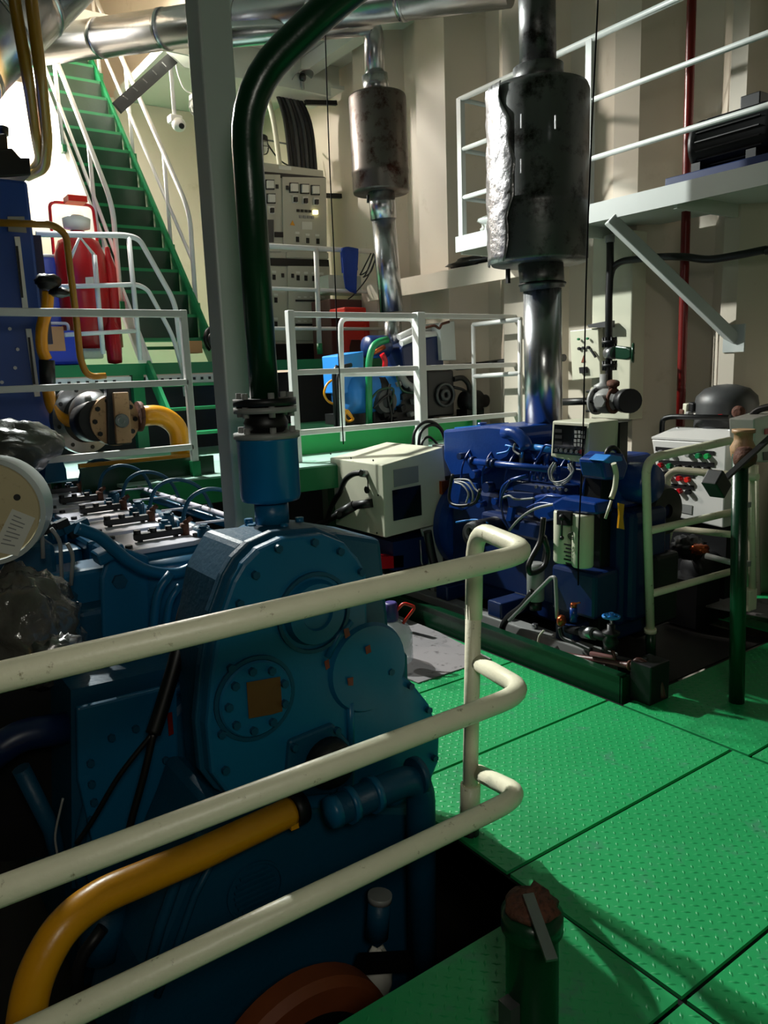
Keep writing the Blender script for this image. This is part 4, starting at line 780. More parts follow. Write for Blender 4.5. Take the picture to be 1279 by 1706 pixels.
part('meter',MB().prism([(4.74,7.984,3.737),(4.855,7.984,3.746),(4.85,7.984,3.637),(4.735,7.984,3.629)],(0,-0.012,0)),m_black,d_b)
part('meter_face',MB().prism([(4.747,7.974,3.722),(4.834,7.974,3.729),(4.831,7.974,3.647),(4.744,7.974,3.64)],(0,-0.03,0)),m_meter,d_b)
part('switch_plate',MB().prism([(4.494,7.984,3.604),(4.563,7.984,3.609),(4.559,7.984,3.527),(4.49,7.984,3.523)],(0,-0.012,0)),m_meter,d_b)
part('switch_knob',MB().prism([(4.502,7.974,3.581),(4.54,7.974,3.582),(4.539,7.974,3.533),(4.5,7.974,3.532)],(0,-0.035,0)),m_black,d_b)
part('switch_plate',MB().prism([(4.624,7.984,3.604),(4.695,7.984,3.608),(4.691,7.984,3.526),(4.621,7.984,3.522)],(0,-0.012,0)),m_meter,d_b)
part('switch_knob',MB().prism([(4.633,7.974,3.58),(4.672,7.974,3.582),(4.67,7.974,3.532),(4.631,7.974,3.53)],(0,-0.035,0)),m_black,d_b)
part('switch_plate',MB().prism([(4.765,7.984,3.604),(4.837,7.984,3.608),(4.834,7.984,3.525),(4.762,7.984,3.521)],(0,-0.012,0)),m_meter,d_b)
part('switch_knob',MB().prism([(4.774,7.974,3.58),(4.814,7.974,3.581),(4.812,7.974,3.531),(4.772,7.974,3.53)],(0,-0.035,0)),m_black,d_b)
part('lock',MB().prism([(4.42,7.984,3.699),(4.451,7.984,3.7),(4.449,7.984,3.657),(4.419,7.984,3.656)],(0,-0.012,0)),m_black,d_b)
part('push_button',MB().prism([(4.54,7.984,3.46),(4.575,7.984,3.461),(4.575,7.984,3.433),(4.539,7.984,3.432)],(0,-0.012,0)),m_black,d_b)
part('push_button',MB().prism([(4.591,7.984,3.462),(4.626,7.984,3.463),(4.626,7.984,3.435),(4.59,7.984,3.434)],(0,-0.012,0)),m_black,d_b)
part('push_button',MB().prism([(4.642,7.984,3.463),(4.678,7.984,3.464),(4.678,7.984,3.437),(4.642,7.984,3.436)],(0,-0.012,0)),m_black,d_b)
part('push_button',MB().prism([(4.694,7.984,3.465),(4.73,7.984,3.466),(4.73,7.984,3.438),(4.694,7.984,3.437)],(0,-0.012,0)),m_black,d_b)
part('push_button',MB().prism([(4.566,7.984,3.398),(4.602,7.984,3.399),(4.602,7.984,3.371),(4.566,7.984,3.37)],(0,-0.012,0)),m_grey,d_b)
part('push_button',MB().prism([(4.618,7.984,3.399),(4.654,7.984,3.4),(4.654,7.984,3.372),(4.618,7.984,3.372)],(0,-0.012,0)),m_grey,d_b)
part('push_button',MB().prism([(4.669,7.984,3.401),(4.706,7.984,3.402),(4.705,7.984,3.374),(4.669,7.984,3.373)],(0,-0.012,0)),m_grey,d_b)
part('push_button',MB().prism([(4.721,7.984,3.402),(4.758,7.984,3.403),(4.758,7.984,3.375),(4.721,7.984,3.374)],(0,-0.012,0)),m_grey,d_b)
part('lit_lamp',MB().prism([(4.749,7.984,3.466),(4.805,7.984,3.468),(4.804,7.984,3.425),(4.748,7.984,3.422)],(0,-0.03,0)),m_lampg,d_b)
part('warning_sign',MB().prism([(4.446,7.984,3.284),(4.507,7.984,3.282),(4.48,7.984,3.338)],(0,-0.003,0)),m_yellow,d_b)
part('paper_note',MB().prism([(4.599,7.984,3.331),(4.733,7.984,3.339),(4.73,7.984,3.255),(4.596,7.984,3.248)],(0,-0.003,0)),m_meter,d_b)
part('breaker',MB().prism([(4.513,7.984,3.163),(4.548,7.984,3.163),(4.546,7.984,3.106),(4.511,7.984,3.106)],(0,-0.012,0)),m_black,d_b)
part('breaker',MB().prism([(4.645,7.984,3.158),(4.681,7.984,3.158),(4.679,7.984,3.101),(4.643,7.984,3.101)],(0,-0.012,0)),m_black,d_b)
part('breaker',MB().prism([(4.78,7.984,3.16),(4.816,7.984,3.16),(4.814,7.984,3.103),(4.778,7.984,3.102)],(0,-0.012,0)),m_black,d_b)
part('tag',MB().prism([(4.507,7.984,3.217),(4.561,7.984,3.219),(4.561,7.984,3.195),(4.507,7.984,3.193)],(0,-0.003,0)),m_meter,d_b)
part('tag',MB().prism([(4.638,7.984,3.207),(4.694,7.984,3.208),(4.694,7.984,3.184),(4.639,7.984,3.182)],(0,-0.003,0)),m_meter,d_b)
part('tag',MB().prism([(4.765,7.984,3.209),(4.821,7.984,3.21),(4.821,7.984,3.186),(4.765,7.984,3.184)],(0,-0.003,0)),m_meter,d_b)
d_c=part('door',MB().prism([(3.953,8,2.823),(4.363,8,2.831),(4.351,8,2.602),(3.781,8,2.595)],(0,-.016,0)),m_panel,t,bevel=.004)
part('lock',MB().prism([(4.3,7.984,2.755),(4.331,7.984,2.755),(4.329,7.984,2.711),(4.299,7.984,2.712)],(0,-0.012,0)),m_black,d_c)
part('breaker',MB().prism([(4.188,7.984,2.738),(4.222,7.984,2.737),(4.219,7.984,2.681),(4.185,7.984,2.682)],(0,-0.012,0)),m_black,d_c)
part('tag',MB().prism([(4.181,7.984,2.78),(4.234,7.984,2.78),(4.234,7.984,2.756),(4.181,7.984,2.756)],(0,-0.003,0)),m_meter,d_c)
d_d=part('door',MB().prism([(4.387,8,2.842),(4.944,8,2.858),(4.934,8,2.619),(4.375,8,2.612)],(0,-.016,0)),m_panel,t,bevel=.004)
part('lock',MB().prism([(4.427,7.984,2.757),(4.458,7.984,2.756),(4.456,7.984,2.712),(4.425,7.984,2.713)],(0,-0.012,0)),m_black,d_d)
part('breaker',MB().prism([(4.494,7.984,2.743),(4.529,7.984,2.742),(4.527,7.984,2.685),(4.491,7.984,2.686)],(0,-0.012,0)),m_black,d_d)
part('tag',MB().prism([(4.487,7.984,2.786),(4.541,7.984,2.786),(4.541,7.984,2.761),(4.487,7.984,2.761)],(0,-0.003,0)),m_meter,d_d)
part('breaker',MB().prism([(4.596,7.984,2.744),(4.631,7.984,2.743),(4.629,7.984,2.685),(4.594,7.984,2.686)],(0,-0.012,0)),m_black,d_d)
part('tag',MB().prism([(4.588,7.984,2.786),(4.644,7.984,2.787),(4.644,7.984,2.762),(4.588,7.984,2.762)],(0,-0.003,0)),m_meter,d_d)
part('breaker',MB().prism([(4.699,7.984,2.744),(4.735,7.984,2.744),(4.733,7.984,2.685),(4.697,7.984,2.686)],(0,-0.012,0)),m_black,d_d)
part('tag',MB().prism([(4.692,7.984,2.787),(4.748,7.984,2.788),(4.748,7.984,2.763),(4.692,7.984,2.763)],(0,-0.003,0)),m_meter,d_d)
part('breaker',MB().prism([(4.803,7.984,2.741),(4.84,7.984,2.741),(4.838,7.984,2.682),(4.802,7.984,2.683)],(0,-0.012,0)),m_black,d_d)
part('tag',MB().prism([(4.796,7.984,2.785),(4.853,7.984,2.785),(4.853,7.984,2.76),(4.796,7.984,2.76)],(0,-0.003,0)),m_meter,d_d)
d_e=part('door',MB().prism([(3.942,8,2.574),(4.354,8,2.575),(4.324,8,2.009),(3.742,8,2.024)],(0,-.016,0)),m_panel,t,bevel=.004)
part('breaker',MB().prism([(4.193,7.984,2.491),(4.227,7.984,2.49),(4.225,7.984,2.433),(4.191,7.984,2.434)],(0,-0.012,0)),m_black,d_e)
part('tag',MB().prism([(4.187,7.984,2.534),(4.24,7.984,2.533),(4.239,7.984,2.509),(4.187,7.984,2.509)],(0,-0.003,0)),m_meter,d_e)
part('breaker',MB().prism([(4.175,7.984,2.228),(4.209,7.984,2.227),(4.207,7.984,2.169),(4.172,7.984,2.171)],(0,-0.012,0)),m_black,d_e)
part('tag',MB().prism([(4.168,7.984,2.271),(4.221,7.984,2.27),(4.221,7.984,2.245),(4.168,7.984,2.247)],(0,-0.003,0)),m_meter,d_e)
d_f=part('door',MB().prism([(4.377,8,2.579),(4.937,8,2.585),(4.912,8,2.005),(4.348,8,2.019)],(0,-.016,0)),m_panel,t,bevel=.004)
part('breaker_slot',MB().prism([(4.462,7.984,2.472),(4.896,7.984,2.479),(4.897,7.984,2.457),(4.463,7.984,2.451)],(0,-0.012,0)),m_dark,d_f)
part('breaker_slot',MB().prism([(4.445,7.984,2.205),(4.881,7.984,2.204),(4.881,7.984,2.182),(4.445,7.984,2.183)],(0,-0.012,0)),m_dark,d_f)
part('tag',MB().prism([(4.492,7.984,2.51),(4.531,7.984,2.508),(4.532,7.984,2.494),(4.493,7.984,2.495)],(0,-0.003,0)),m_meter,d_f)
part('tag',MB().prism([(4.475,7.984,2.242),(4.514,7.984,2.24),(4.515,7.984,2.225),(4.476,7.984,2.227)],(0,-0.003,0)),m_meter,d_f)
part('tag',MB().prism([(4.571,7.984,2.511),(4.611,7.984,2.51),(4.611,7.984,2.496),(4.572,7.984,2.497)],(0,-0.003,0)),m_meter,d_f)
part('tag',MB().prism([(4.554,7.984,2.242),(4.594,7.984,2.24),(4.595,7.984,2.226),(4.555,7.984,2.227)],(0,-0.003,0)),m_meter,d_f)
part('tag',MB().prism([(4.651,7.984,2.513),(4.691,7.984,2.512),(4.691,7.984,2.497),(4.651,7.984,2.498)],(0,-0.003,0)),m_meter,d_f)
part('tag',MB().prism([(4.634,7.984,2.243),(4.674,7.984,2.241),(4.675,7.984,2.226),(4.635,7.984,2.228)],(0,-0.003,0)),m_meter,d_f)
part('tag',MB().prism([(4.731,7.984,2.515),(4.772,7.984,2.514),(4.772,7.984,2.499),(4.732,7.984,2.5)],(0,-0.003,0)),m_meter,d_f)
part('tag',MB().prism([(4.715,7.984,2.243),(4.755,7.984,2.241),(4.756,7.984,2.226),(4.716,7.984,2.228)],(0,-0.003,0)),m_meter,d_f)
part('tag',MB().prism([(4.813,7.984,2.517),(4.853,7.984,2.516),(4.854,7.984,2.501),(4.813,7.984,2.502)],(0,-0.003,0)),m_meter,d_f)
part('tag',MB().prism([(4.796,7.984,2.244),(4.837,7.984,2.242),(4.838,7.984,2.227),(4.797,7.984,2.229)],(0,-0.003,0)),m_meter,d_f)
d_g=part('door',MB().prism([(3.956,8,2.963),(4.358,8,2.974),(4.355,8,2.922),(3.788,8,2.904)],(0,-.016,0)),m_panel,t,bevel=.004)
d_h=part('door',MB().prism([(4.382,8,2.992),(4.937,8,3.012),(4.934,8,2.945),(4.378,8,2.927)],(0,-.016,0)),m_panel,t,bevel=.004)

# cables, tray and lamps above the switchboard
t=thing('cable_bundle','thick bundle of dark cables dropping to the top of the switchboard','cables',(4.75,8.4,3.95))
for k in range(7):
    o=.055*k
    part('cable',MB().curve([(4.35+o*.6,8.35,5.03),(4.5+o*.75,8.3,4.85),(4.62+o,8.28,4.5),(4.66+o,8.27,3.93)],.026,8),m_black if k not in(2,4) else m_dgrey,t)
single('cable_ladder',MB().curve([(4.2,8.4,4.95),(4.4,8.36,4.82),(4.5,8.34,4.5),(4.55,8.33,3.95)],.03,6),m_box,'pale curved cable ladder left of the dark cable bundle','cable ladder')
single('cable_tray',MB().box((3.7,7.75,4.72),(5.1,8.45,4.76)).box((3.7,7.72,4.62),(4.9,7.75,4.78)),m_ceil,'pale cable tray under the deck head above the switchboard','tray')
def bracket(a,b,lab):
    a=V(a);b=V(b); single('wall_bracket',MB().bar(a,b,.04,.05),m_dark,lab,'bracket',group='perforated wall brackets')
bracket((4.791,8.1,4.645),(5.209,8.1,4.703),'perforated dark bracket on the wall beside the cable bundle')
bracket((5.011,8.1,3.671),(5.219,8.1,3.684),'perforated dark bracket on the wall beside the switchboard top')
bracket((5.016,8.1,2.752),(5.185,8.1,2.751),'perforated dark bracket on the wall beside lower switchboard doors')
t=thing('flood_lamp','round reflector lamp fixed under the cable tray','lamp',(4.532,7.7,4.737))
q=V((4.534,7.7,4.76)); part('reflector',MB().sharp(q,(.2,-.35,-.9),[(.02,-.05),(.05,-.04),(.13,.02),(.125,.022),(.05,-.03)],24),m_steel,t); part('bulb',MB().blob(q+V((0,-.01,-.02)),(.04,.04,.045),0,1,12,8),m_glass,t)
part('stem',MB().cyl(q+V((0,0,.03)),(q.x,q.y,4.63),.02,n=10),m_grey,t)
def cage_lamp(q,lab,drop):
    q=V(q); t=thing('cage_lamp',lab,'lamp',q,'caged bulkhead lamps')
    part('cap',MB().lathe(q,(0,0,-1),[(.03,-.05),(.055,-.03),(.06,.02)],16),m_dark if drop else m_white,t)
    part('glass',MB().lathe(q,(0,0,-1),[(.045,.02),(.05,.08),(.04,.13),(0,.15)],16),m_lens,t)
    for k in range(6):
        a=2*PI*k/6; part('guard_wire',MB().curve([q+V((.058*math.cos(a),.058*math.sin(a),-.02)),q+V((.066*math.cos(a),.066*math.sin(a),-.09)),q+V((.045*math.cos(a),.045*math.sin(a),-.15)),q+V((0,0,-.17))],.004,5,4),m_dark if drop else m_grey,t)
    part('guard_ring',MB().torus(q-V((0,0,.09)),(0,0,1),.066,.004,20,5),m_dark if drop else m_grey,t)
    if drop: part('arm',MB().cyl(q,q+V((.55,0,-.02)),.01,n=8),m_grey,t); part('cord',MB().curve([q+V((.02,0,.0)),q+V((.2,0,-.2)),q+V((.4,0,-.25)),q+V((.55,0,-.1))],.009,6),m_black,t)
    else: part('hanger',MB().cyl(q,(q.x,q.y,q.z+1.0),.012,n=8),m_white,t); part('cord',MB().curve([q+V((0,0,.05)),q+V((-.12,0,.1)),q+V((-.18,0,.35)),q+V((-.05,0,.6)),q+V((.0,0,.8))],.008,6),m_white,t)
cage_lamp((4.494,8.6,4.342),'dark caged lamp with drooping cord, above the switchboard left',True)
cage_lamp((3.682,8.6,4.65),'white caged lamp hanging left of the white pillar',False)
t=thing('security_camera','white dome camera on a hanging pole in front of the beige wall','camera',(3.359,8.4,4.307))
q=V((3.357,8.4,4.36))
part('pole',MB().cyl(q,(q.x,q.y,5.06),.022,n=12),m_white,t); part('bracket',MB().obox(q+V((0,0,-.02)),(.14,.12,.08)),m_white,t,bevel=.02)
part('dome',MB().blob(q+V((.02,-.05,-.08)),(.075,.075,.07),0,1,18,12),m_white,t); part('lens',MB().cyl(q+V((.02,-.1,-.1)),q+V((.02,-.13,-.115)),.028,n=14),m_black,t)
t=thing('overhead_beam','dark ribbed bracket beam running from hatch edge to the hanging lamps','beam',(3.14,8.3,4.567))
part('beam',MB().bar((2.719,8.3,4.332),(3.363,8.3,4.92),.05,.12),m_dgrey,t)
for k in range(5): part('rung',MB().bar(V((2.771,8.24,4.434)).lerp(V((3.309,8.24,4.919)),k/5),V((2.816,8.24,4.408)).lerp(V((3.35,8.24,4.881)),k/5),.012,.012),m_steel,t)
single('beam_plate',MB().prism([(3.251,8.2,4.924),(3.594,8.2,5.028),(3.575,8.2,4.794),(3.431,8.2,4.804)],(0,.03,0)),m_ceil,'grey triangular gusset plate under the overhead duct','plate')
# things on the upper platform
t=thing('wheeled_extinguisher','tall red wheeled fire extinguisher behind the white guard rail','fire extinguisher',(2.2,7.35,1.78))
q=V((1.941,7.3,1.882)); zb=1.8
part('tank',MB().lathe((q.x,q.y,zb+.1),(0,0,1),[(0,0),(.17,.01),(.21,.06),(.21,.84),(.17,.95),(.08,1.0),(.06,1.04),(0,1.05)],28),m_red,t)
part('head',MB().lathe((q.x,q.y,zb+1.1),(0,0,1),[(.05,0),(.05,.05),(.11,.06),(.12,.14),(.05,.17)],16),m_meter,t,'pale plastic wrapped head')
part('gas_bottle',MB().lathe((q.x+.25,q.y+.02,zb+.12),(0,0,1),[(0,0),(.06,.02),(.06,.72),(.03,.82),(.02,.9),(0,.91)],18),m_red,t)
part('label',MB().prism([(1.91,7.085,2.524),(1.977,7.085,2.531),(1.978,7.085,2.451),(1.907,7.085,2.444)],(0,-.003,0)),m_paper,t)
part('frame',MB().tube([(q.x-.2,q.y+.16,zb+.02),(q.x-.17,q.y+.16,zb+1.4),(q.x+.2,q.y+.16,zb+1.4),(q.x+.24,q.y+.16,zb+.02)],.014,8,.06),m_red,t)
for s in (-1,1): part('wheel',MB().sharp((q.x+.03+s*.24,q.y+.12,zb+.13),(1,0,0),[(0,-.02),(.12,-.02),(.12,.02),(0,.02)],20),m_black,t)
part('handle',MB().box((q.x-.06,q.y-.05,zb+1.38),(q.x+.1,q.y+.12,zb+1.43)),m_redpl,t)
single('fire_extinguisher',MB().lathe(tuple((2.083,7.05,1.891)[:2])+(1.783,),(0,0,1),[(0,0),(.06,.01),(.065,.04),(.065,.3),(.03,.37),(.03,.44),(0,.45)],18),m_red,'small red fire extinguisher on the floor right of the wheeled one','fire extinguisher')
t=thing('hatch_extinguisher','small red extinguisher with white label at the top of the stairs','fire extinguisher',(2.95,10.6,5.3))
part('bottle',MB().lathe((2.92,10.55,5.1),(0,0,1),[(0,0),(.1,.01),(.1,.5),(.04,.6),(0,.62)],18),m_red,t); part('label',MB().box((2.86,10.44,5.3),(2.98,10.452,5.45)),m_paper,t)
t=thing('blue_drum','blue plastic drum behind the rail, between blue tank and red extinguisher','drum',(1.65,7.6,1.78))
q=V((1.741,7.6,2.732)); part('body',MB().lathe((q.x,q.y,1.78),(0,0,1),[(0,0),(.22,.01),(.22,.3),(.235,.32),(.235,.36),(.22,.38),(.22,q.z-1.8),(.2,q.z-1.78),(0,q.z-1.78)],28),m_bluepl,t); part('lid_rim',MB().torus((q.x,q.y,q.z),(0,0,1),.21,.014,28,6),m_white,t)
t=thing('blue_jerrycan','small blue jerrycan with white handle on the upper platform edge','jerrycan',(1.611,7,1.837))
q=V((1.625,7,1.837)); part('body',MB().box((q.x-.13,q.y-.08,1.782),(q.x+.13,q.y+.1,2.07)),m_bluepl,t,bevel=.03); part('handle',MB().tube([(q.x-.08,q.y,2.06),(q.x-.08,q.y,2.13),(q.x+.08,q.y,2.13),(q.x+.08,q.y,2.06)],.014,8,.03),m_white,t); part('label',MB().box((q.x-.132,q.y-.084,1.9),(q.x+.02,q.y-.081,2.1)),m_card,t)
single('water_tray',MB().box((1.792,6.98,1.832),V((1.973,6.98,1.921))+V((0,.16,0))),m_water,'clear plastic tray of water bottles at foot of the wheeled extinguisher','tray',bevel=.015)
single('cardboard_box',MB().box((2.874,6.96,1.863),V((2.738,6.96,1.974))+V((0,.14,0))),m_card,'small orange-brown cardboard box on the lowest stair','box',bevel=.004)
single('hose_coil',MB().torus((3.052,7.1,1.99),(.4,-1,0),.1,.03,24,8).torus((3.08,7.15,1.992),(.4,-1,.1),.09,.03,24,8).torus((3.042,7.05,1.976),(.4,-1,-.1),.07,.025,24,8),m_black,'coil of black hose beside stair foot behind the pillar','hose')
t=thing('blue_towel','blue cloth hung over the rail before the switchboard','cloth',(4.485,6.9,2.489))
mb=MB(); vs=[];fs=[]
top=[(4.398,6.88,2.873),(4.442,6.88,2.887),(4.494,6.88,2.896),(4.545,6.88,2.893),(4.596,6.88,2.878)]; bot=[(4.412,6.88,2.592),(4.443,6.88,2.486),(4.492,6.88,2.451),(4.55,6.88,2.429),(4.583,6.88,2.64)]
for j in range(9):
    f=j/8
    for i in range(5): 
        p=V(top[i]).lerp(V(bot[i]),f); vs.append((p.x,p.y-.012-.02*math.sin(i*1.9+f*2),p.z))
for j in range(8):
    for i in range(4): fs.append((j*5+i,j*5+i+1,j*5+i+6,j*5+i+5))
o=part('cloth',MB().add(vs,fs,True),m_cloth,t); k=o.modifiers.new('thickness','SOLIDIFY'); k.thickness=.012
part('back_fall',MB().prism([(4.453,6.965,2.894),(4.653,6.965,2.899),(4.657,6.965,2.683),(4.461,6.965,2.645)],(0,.012,0)),m_cloth,t)
t=thing('cable_hank','hank of thin dark cables hanging at the end of switchboard rail','cables',(4.846,6.93,2.503))
for s in ([(4.788,6.9,2.85),(4.673,6.9,2.676),(4.641,6.9,2.626),(4.734,6.9,2.678),(4.818,6.9,2.839)],[(4.818,6.9,2.851),(4.717,6.9,2.647),(4.677,6.9,2.604),(4.779,6.9,2.668),(4.856,6.9,2.841)],[(4.864,6.9,2.842),(4.73,6.9,2.606),(4.556,6.9,2.431),(4.479,6.9,2.381)],[(4.879,6.9,2.842),(4.886,6.9,2.654),(4.924,6.9,2.44),(4.889,6.9,2.377)],[(4.833,6.9,2.846),(4.857,6.9,2.683),(4.943,6.9,2.515)]): part('cable',MB().curve(s,.007,6),m_black,t)
single('wall_shelf',MB().box((4.681,7.6,2.521),V((5.449,7.6,2.711))+V((0,.3,0))),m_ceil,'pale shelf beam on the wall behind the blue towel','shelf')
single('brown_locker',MB().box((4.5,7.3,1.782),(4.92,7.7,2.42)),m_brown,'dark brown low locker behind the red stool','locker',bevel=.01)
t=thing('red_stool','tall red plastic stool with slotted legs behind the gate hoop','stool',(4.558,6.95,1.834))
part('side',MB().prism([(4.485,6.99,2.243),(4.759,6.99,2.246),(4.785,6.99,1.819),(4.707,6.99,1.82),(4.683,6.99,1.971),(4.531,6.99,1.973),(4.485,6.99,1.824),(4.41,6.99,1.825)],(0,.015,0)),m_redpl,t)
part('side',MB().prism([(4.675,7.25,2.266),(4.952,7.25,2.269),(4.997,7.25,1.851),(4.915,7.25,1.852),(4.883,7.25,2.009),(4.732,7.25,2.01),(4.677,7.25,1.856),(4.607,7.25,1.857)],(0,.015,0)),m_redpl,t)
part('seat',MB().box((4.466,6.96,2.241),V((4.741,6.96,2.306))+V((0,.31,0))),m_redpl,t,bevel=.015)
for s in ([(4.404,6.98,1.825),(4.479,6.98,1.824),(4.486,6.98,2.102),(4.472,6.98,2.255)],[(4.7,6.98,1.82),(4.778,6.98,1.818),(4.753,6.98,2.102),(4.752,6.98,2.258)]): part('leg',MB().prism(s,(0,.03,0)),m_redpl,t)
part('leg',MB().box((4.587,7.22,1.856),V((4.676,7.22,2.213))+V((0,.03,0))),m_redpl,t); part('leg',MB().box((4.903,7.22,1.851),V((4.993,7.22,2.215))+V((0,.03,0))),m_redpl,t)
single('white_board',MB().prism([(5.033,7.35,2.369),(5.693,7.35,2.516),(5.703,7.35,2.299),(5.412,7.35,2.025),(5.046,7.35,2.126)],(0,.02,0)),m_box,'pale board leaning on the wall behind the clad exhaust pipe','board')
# ---------------------------------------------------------------- small generator on the walkway
GYs=5.75
t=thing('generator_skid','green steel base frame under the small generator','base',(4.0,5.7,1.0))
part('front_beam',MB().box((2.85,5.4,1.0),(4.93,5.44,1.17)),m_bgreen,t,bevel=.005)
part('rear_beam',MB().box((2.85,6.3,1.0),(4.93,6.34,1.17)),m_bgreen,t,bevel=.005)
part('top_plate',MB().box((2.85,5.38,1.17),(4.93,6.36,1.19)),m_dgreen,t)
for x in (2.87,3.4,3.95,4.45,4.9): part('cross_beam',MB().box((x-.03,5.44,1.0),(x+.03,6.3,1.17)),m_bgreen,t)
g=thing('small_generator','small diesel generator with blue alternator and dark engine behind white railing','generator',(4.0,5.7,1.2))
part('alternator',MB().lathe((3.596,5.75,1.436),(1,0,0),[(0,0),(.15,.01),(.2,.05),(.21,.1),(.21,.5),(.18,.55)],28),m_lblue,g)
part('alternator_foot',MB().box((3.531,5.6,1.195),V((3.784,5.6,1.282))+V((0,.3,0))),m_black,g)
part('terminal_box',MB().prism([(3.539,5.62,1.781),(3.786,5.62,1.812),(3.769,5.62,1.47),(3.546,5.62,1.459)],(0,.3,0)),m_lblue,g,bevel=.01)
part('engine_block',MB().box((3.843,5.6,1.174),V((4.534,5.6,1.583))+V((0,.4,0))),m_dark,g,bevel=.02)
part('bell_housing',MB().lathe((3.891,5.75,1.395),(1,0,0),[(.2,0),(.24,.03),(.24,.1),(.18,.14)],28),m_dark,g)
part('valve_cover',MB().prism([(4.172,5.6,1.842),(4.588,5.6,1.955),(4.659,5.6,1.933),(4.665,5.6,1.65),(4.191,5.6,1.631)],(0,.3,0)),m_navy,g,bevel=.02)
part('intake_pipe',MB().tube([(4.223,5.7,1.93),(4.431,5.7,2.004),(4.657,5.7,2.004)],.03,12,.03),m_white,g,'white intake pipe')
part('intake_pipe',MB().tube([(4.188,5.62,1.874),(4.408,5.62,1.946),(4.691,5.62,1.955)],.028,12,.03),m_white,g,'white intake pipe')
part('air_cleaner',MB().lathe((3.888,5.75,1.852),(1,0,0),[(0,0),(.09,.01),(.1,.04),(.1,.22),(.06,.26)],20),m_navy,g)
part('green_stand',MB().tube([(3.723,5.5,1.046),(3.75,5.5,1.733),(3.806,5.5,1.872),(3.952,5.5,1.901)],.03,12,.08),m_green,g,'green pipe stand')
part('red_elbow',MB().tube([(3.961,5.6,1.783),(3.997,5.6,1.73),(3.979,5.6,1.627)],.025,10,.03),m_red,g)
part('copper_pipe',MB().tube([(3.858,5.58,1.794),(3.975,5.58,1.843)],.02,8),m_copper,g)
part('radiator',MB().prism([(4.584,5.55,2.005),(4.621,5.55,2.053),(4.757,5.55,2.065),(4.77,5.55,1.711),(4.597,5.55,1.715)],(0,.45,0)),m_pole,g,'pale rusty radiator panel',bevel=.006)
part('radiator_pipe',MB().tube([(4.37,5.5,2.002),(4.481,5.5,2.023),(4.536,5.5,1.991),(4.558,5.5,2.034),(4.65,5.5,2.055)],.012,8,.02),m_rust,g)
part('fan_shroud',MB().box((4.371,5.5,1.205),V((4.696,5.5,1.625))+V((0,.5,0))),m_black,g,bevel=.02)
part('fan_ring',MB().torus((4.573,5.48,1.401),(0,-1,0),.1,.014,28,6).torus((4.573,5.48,1.401),(0,-1,0),.04,.02,20,6),m_dgrey,g)
part('flywheel_guard',MB().sharp((3.94,5.56,1.378),(0,-1,0),[(0,.03),(.05,.03),(.06,.05),(.1,.05),(.12,0)],28),m_dgrey,g)
part('exhaust_manifold',MB().tube([(4.075,5.55,1.665),(4.175,5.55,1.515),(4.336,5.55,1.444)],.035,12,.05),m_grey,g)
for i,s in enumerate(([(3.759,5.5,1.404),(3.851,5.5,1.476),(3.998,5.5,1.48),(3.96,5.5,1.342)],[(3.781,5.5,1.326),(3.899,5.5,1.412),(3.976,5.5,1.419),(3.989,5.5,1.262)],[(4.036,5.5,1.598),(4.096,5.5,1.465),(4.228,5.5,1.433)],[(3.968,5.5,1.523),(3.938,5.5,1.421),(3.97,5.5,1.263),(3.952,5.5,1.149)])): part('hose',MB().curve(s,.01,8),m_black if i%2 else m_dgreen,g)
for k,q in enumerate([(4.09,5.56,1.518),(4.139,5.56,1.41),(4.209,5.56,1.487),(4.272,5.56,1.361),(4.346,5.56,1.508),(4.121,5.56,1.305),(4.227,5.56,1.245),(3.935,5.56,1.263),(4.031,5.56,1.204),(4.35,5.56,1.238)]): part('fitting',MB().obox(q,(.05+.01*(k%3),.06,.04+.015*(k%2)),(1,.2*(k%3),.3)),m_dark if k%3 else m_grey,g,bevel=.006)
single('bilge_pump',MB().lathe((4.807,5.5,1.334),(1,0,-.05),[(0,0),(.09,.0),(.1,.03),(.1,.18),(.06,.2),(.06,.28),(0,.29)],20).box((4.803,5.45,1.156),V((5.017,5.45,1.255))+V((0,.15,0))),m_dark,'dark belt driven pump at right end of the small generator','pump')
single('pump_hose',MB().curve([(4.687,5.5,1.538),(4.797,5.5,1.545),(4.87,5.5,1.487),(4.89,5.5,1.402)],.025,10).curve([(4.685,5.5,1.467),(4.809,5.5,1.434),(4.882,5.5,1.374)],.014,8),m_black,'black hoses joining small generator and dark pump','hose')
single('yellow_cable',MB().curve([(3.456,5.6,1.584),(3.389,5.6,1.547),(3.355,5.6,1.473),(3.387,5.6,1.407),(3.456,5.6,1.373)],.01,8).curve([(3.475,5.5,1.344),(3.521,5.5,1.291),(3.567,5.5,1.247),(3.517,5.5,1.23),(3.484,5.5,1.273),(3.51,5.5,1.322),(3.556,5.5,1.268)],.011,8),m_yellow,'loose yellow cable loops at left end of small generator','cable')
single('cable_post',MB().tube([(3.427,5.55,1.184),(3.429,5.55,1.643),(3.467,5.55,1.692)],.02,8,.03).tube([(3.444,5.52,1.184),(3.442,5.52,1.593),(3.483,5.52,1.681),(3.585,5.52,1.698)],.018,8,.03),m_dark,'dark cable conduits standing left of blue alternator','conduit')
single('wall_cable_run',MB().tube([(5,5.837,1.646),(5,5.474,1.66),(5,4.942,1.688),(5,4.444,1.692)],.03,8),m_black,'thick black cable run along the corrugated wall behind railing','cable')
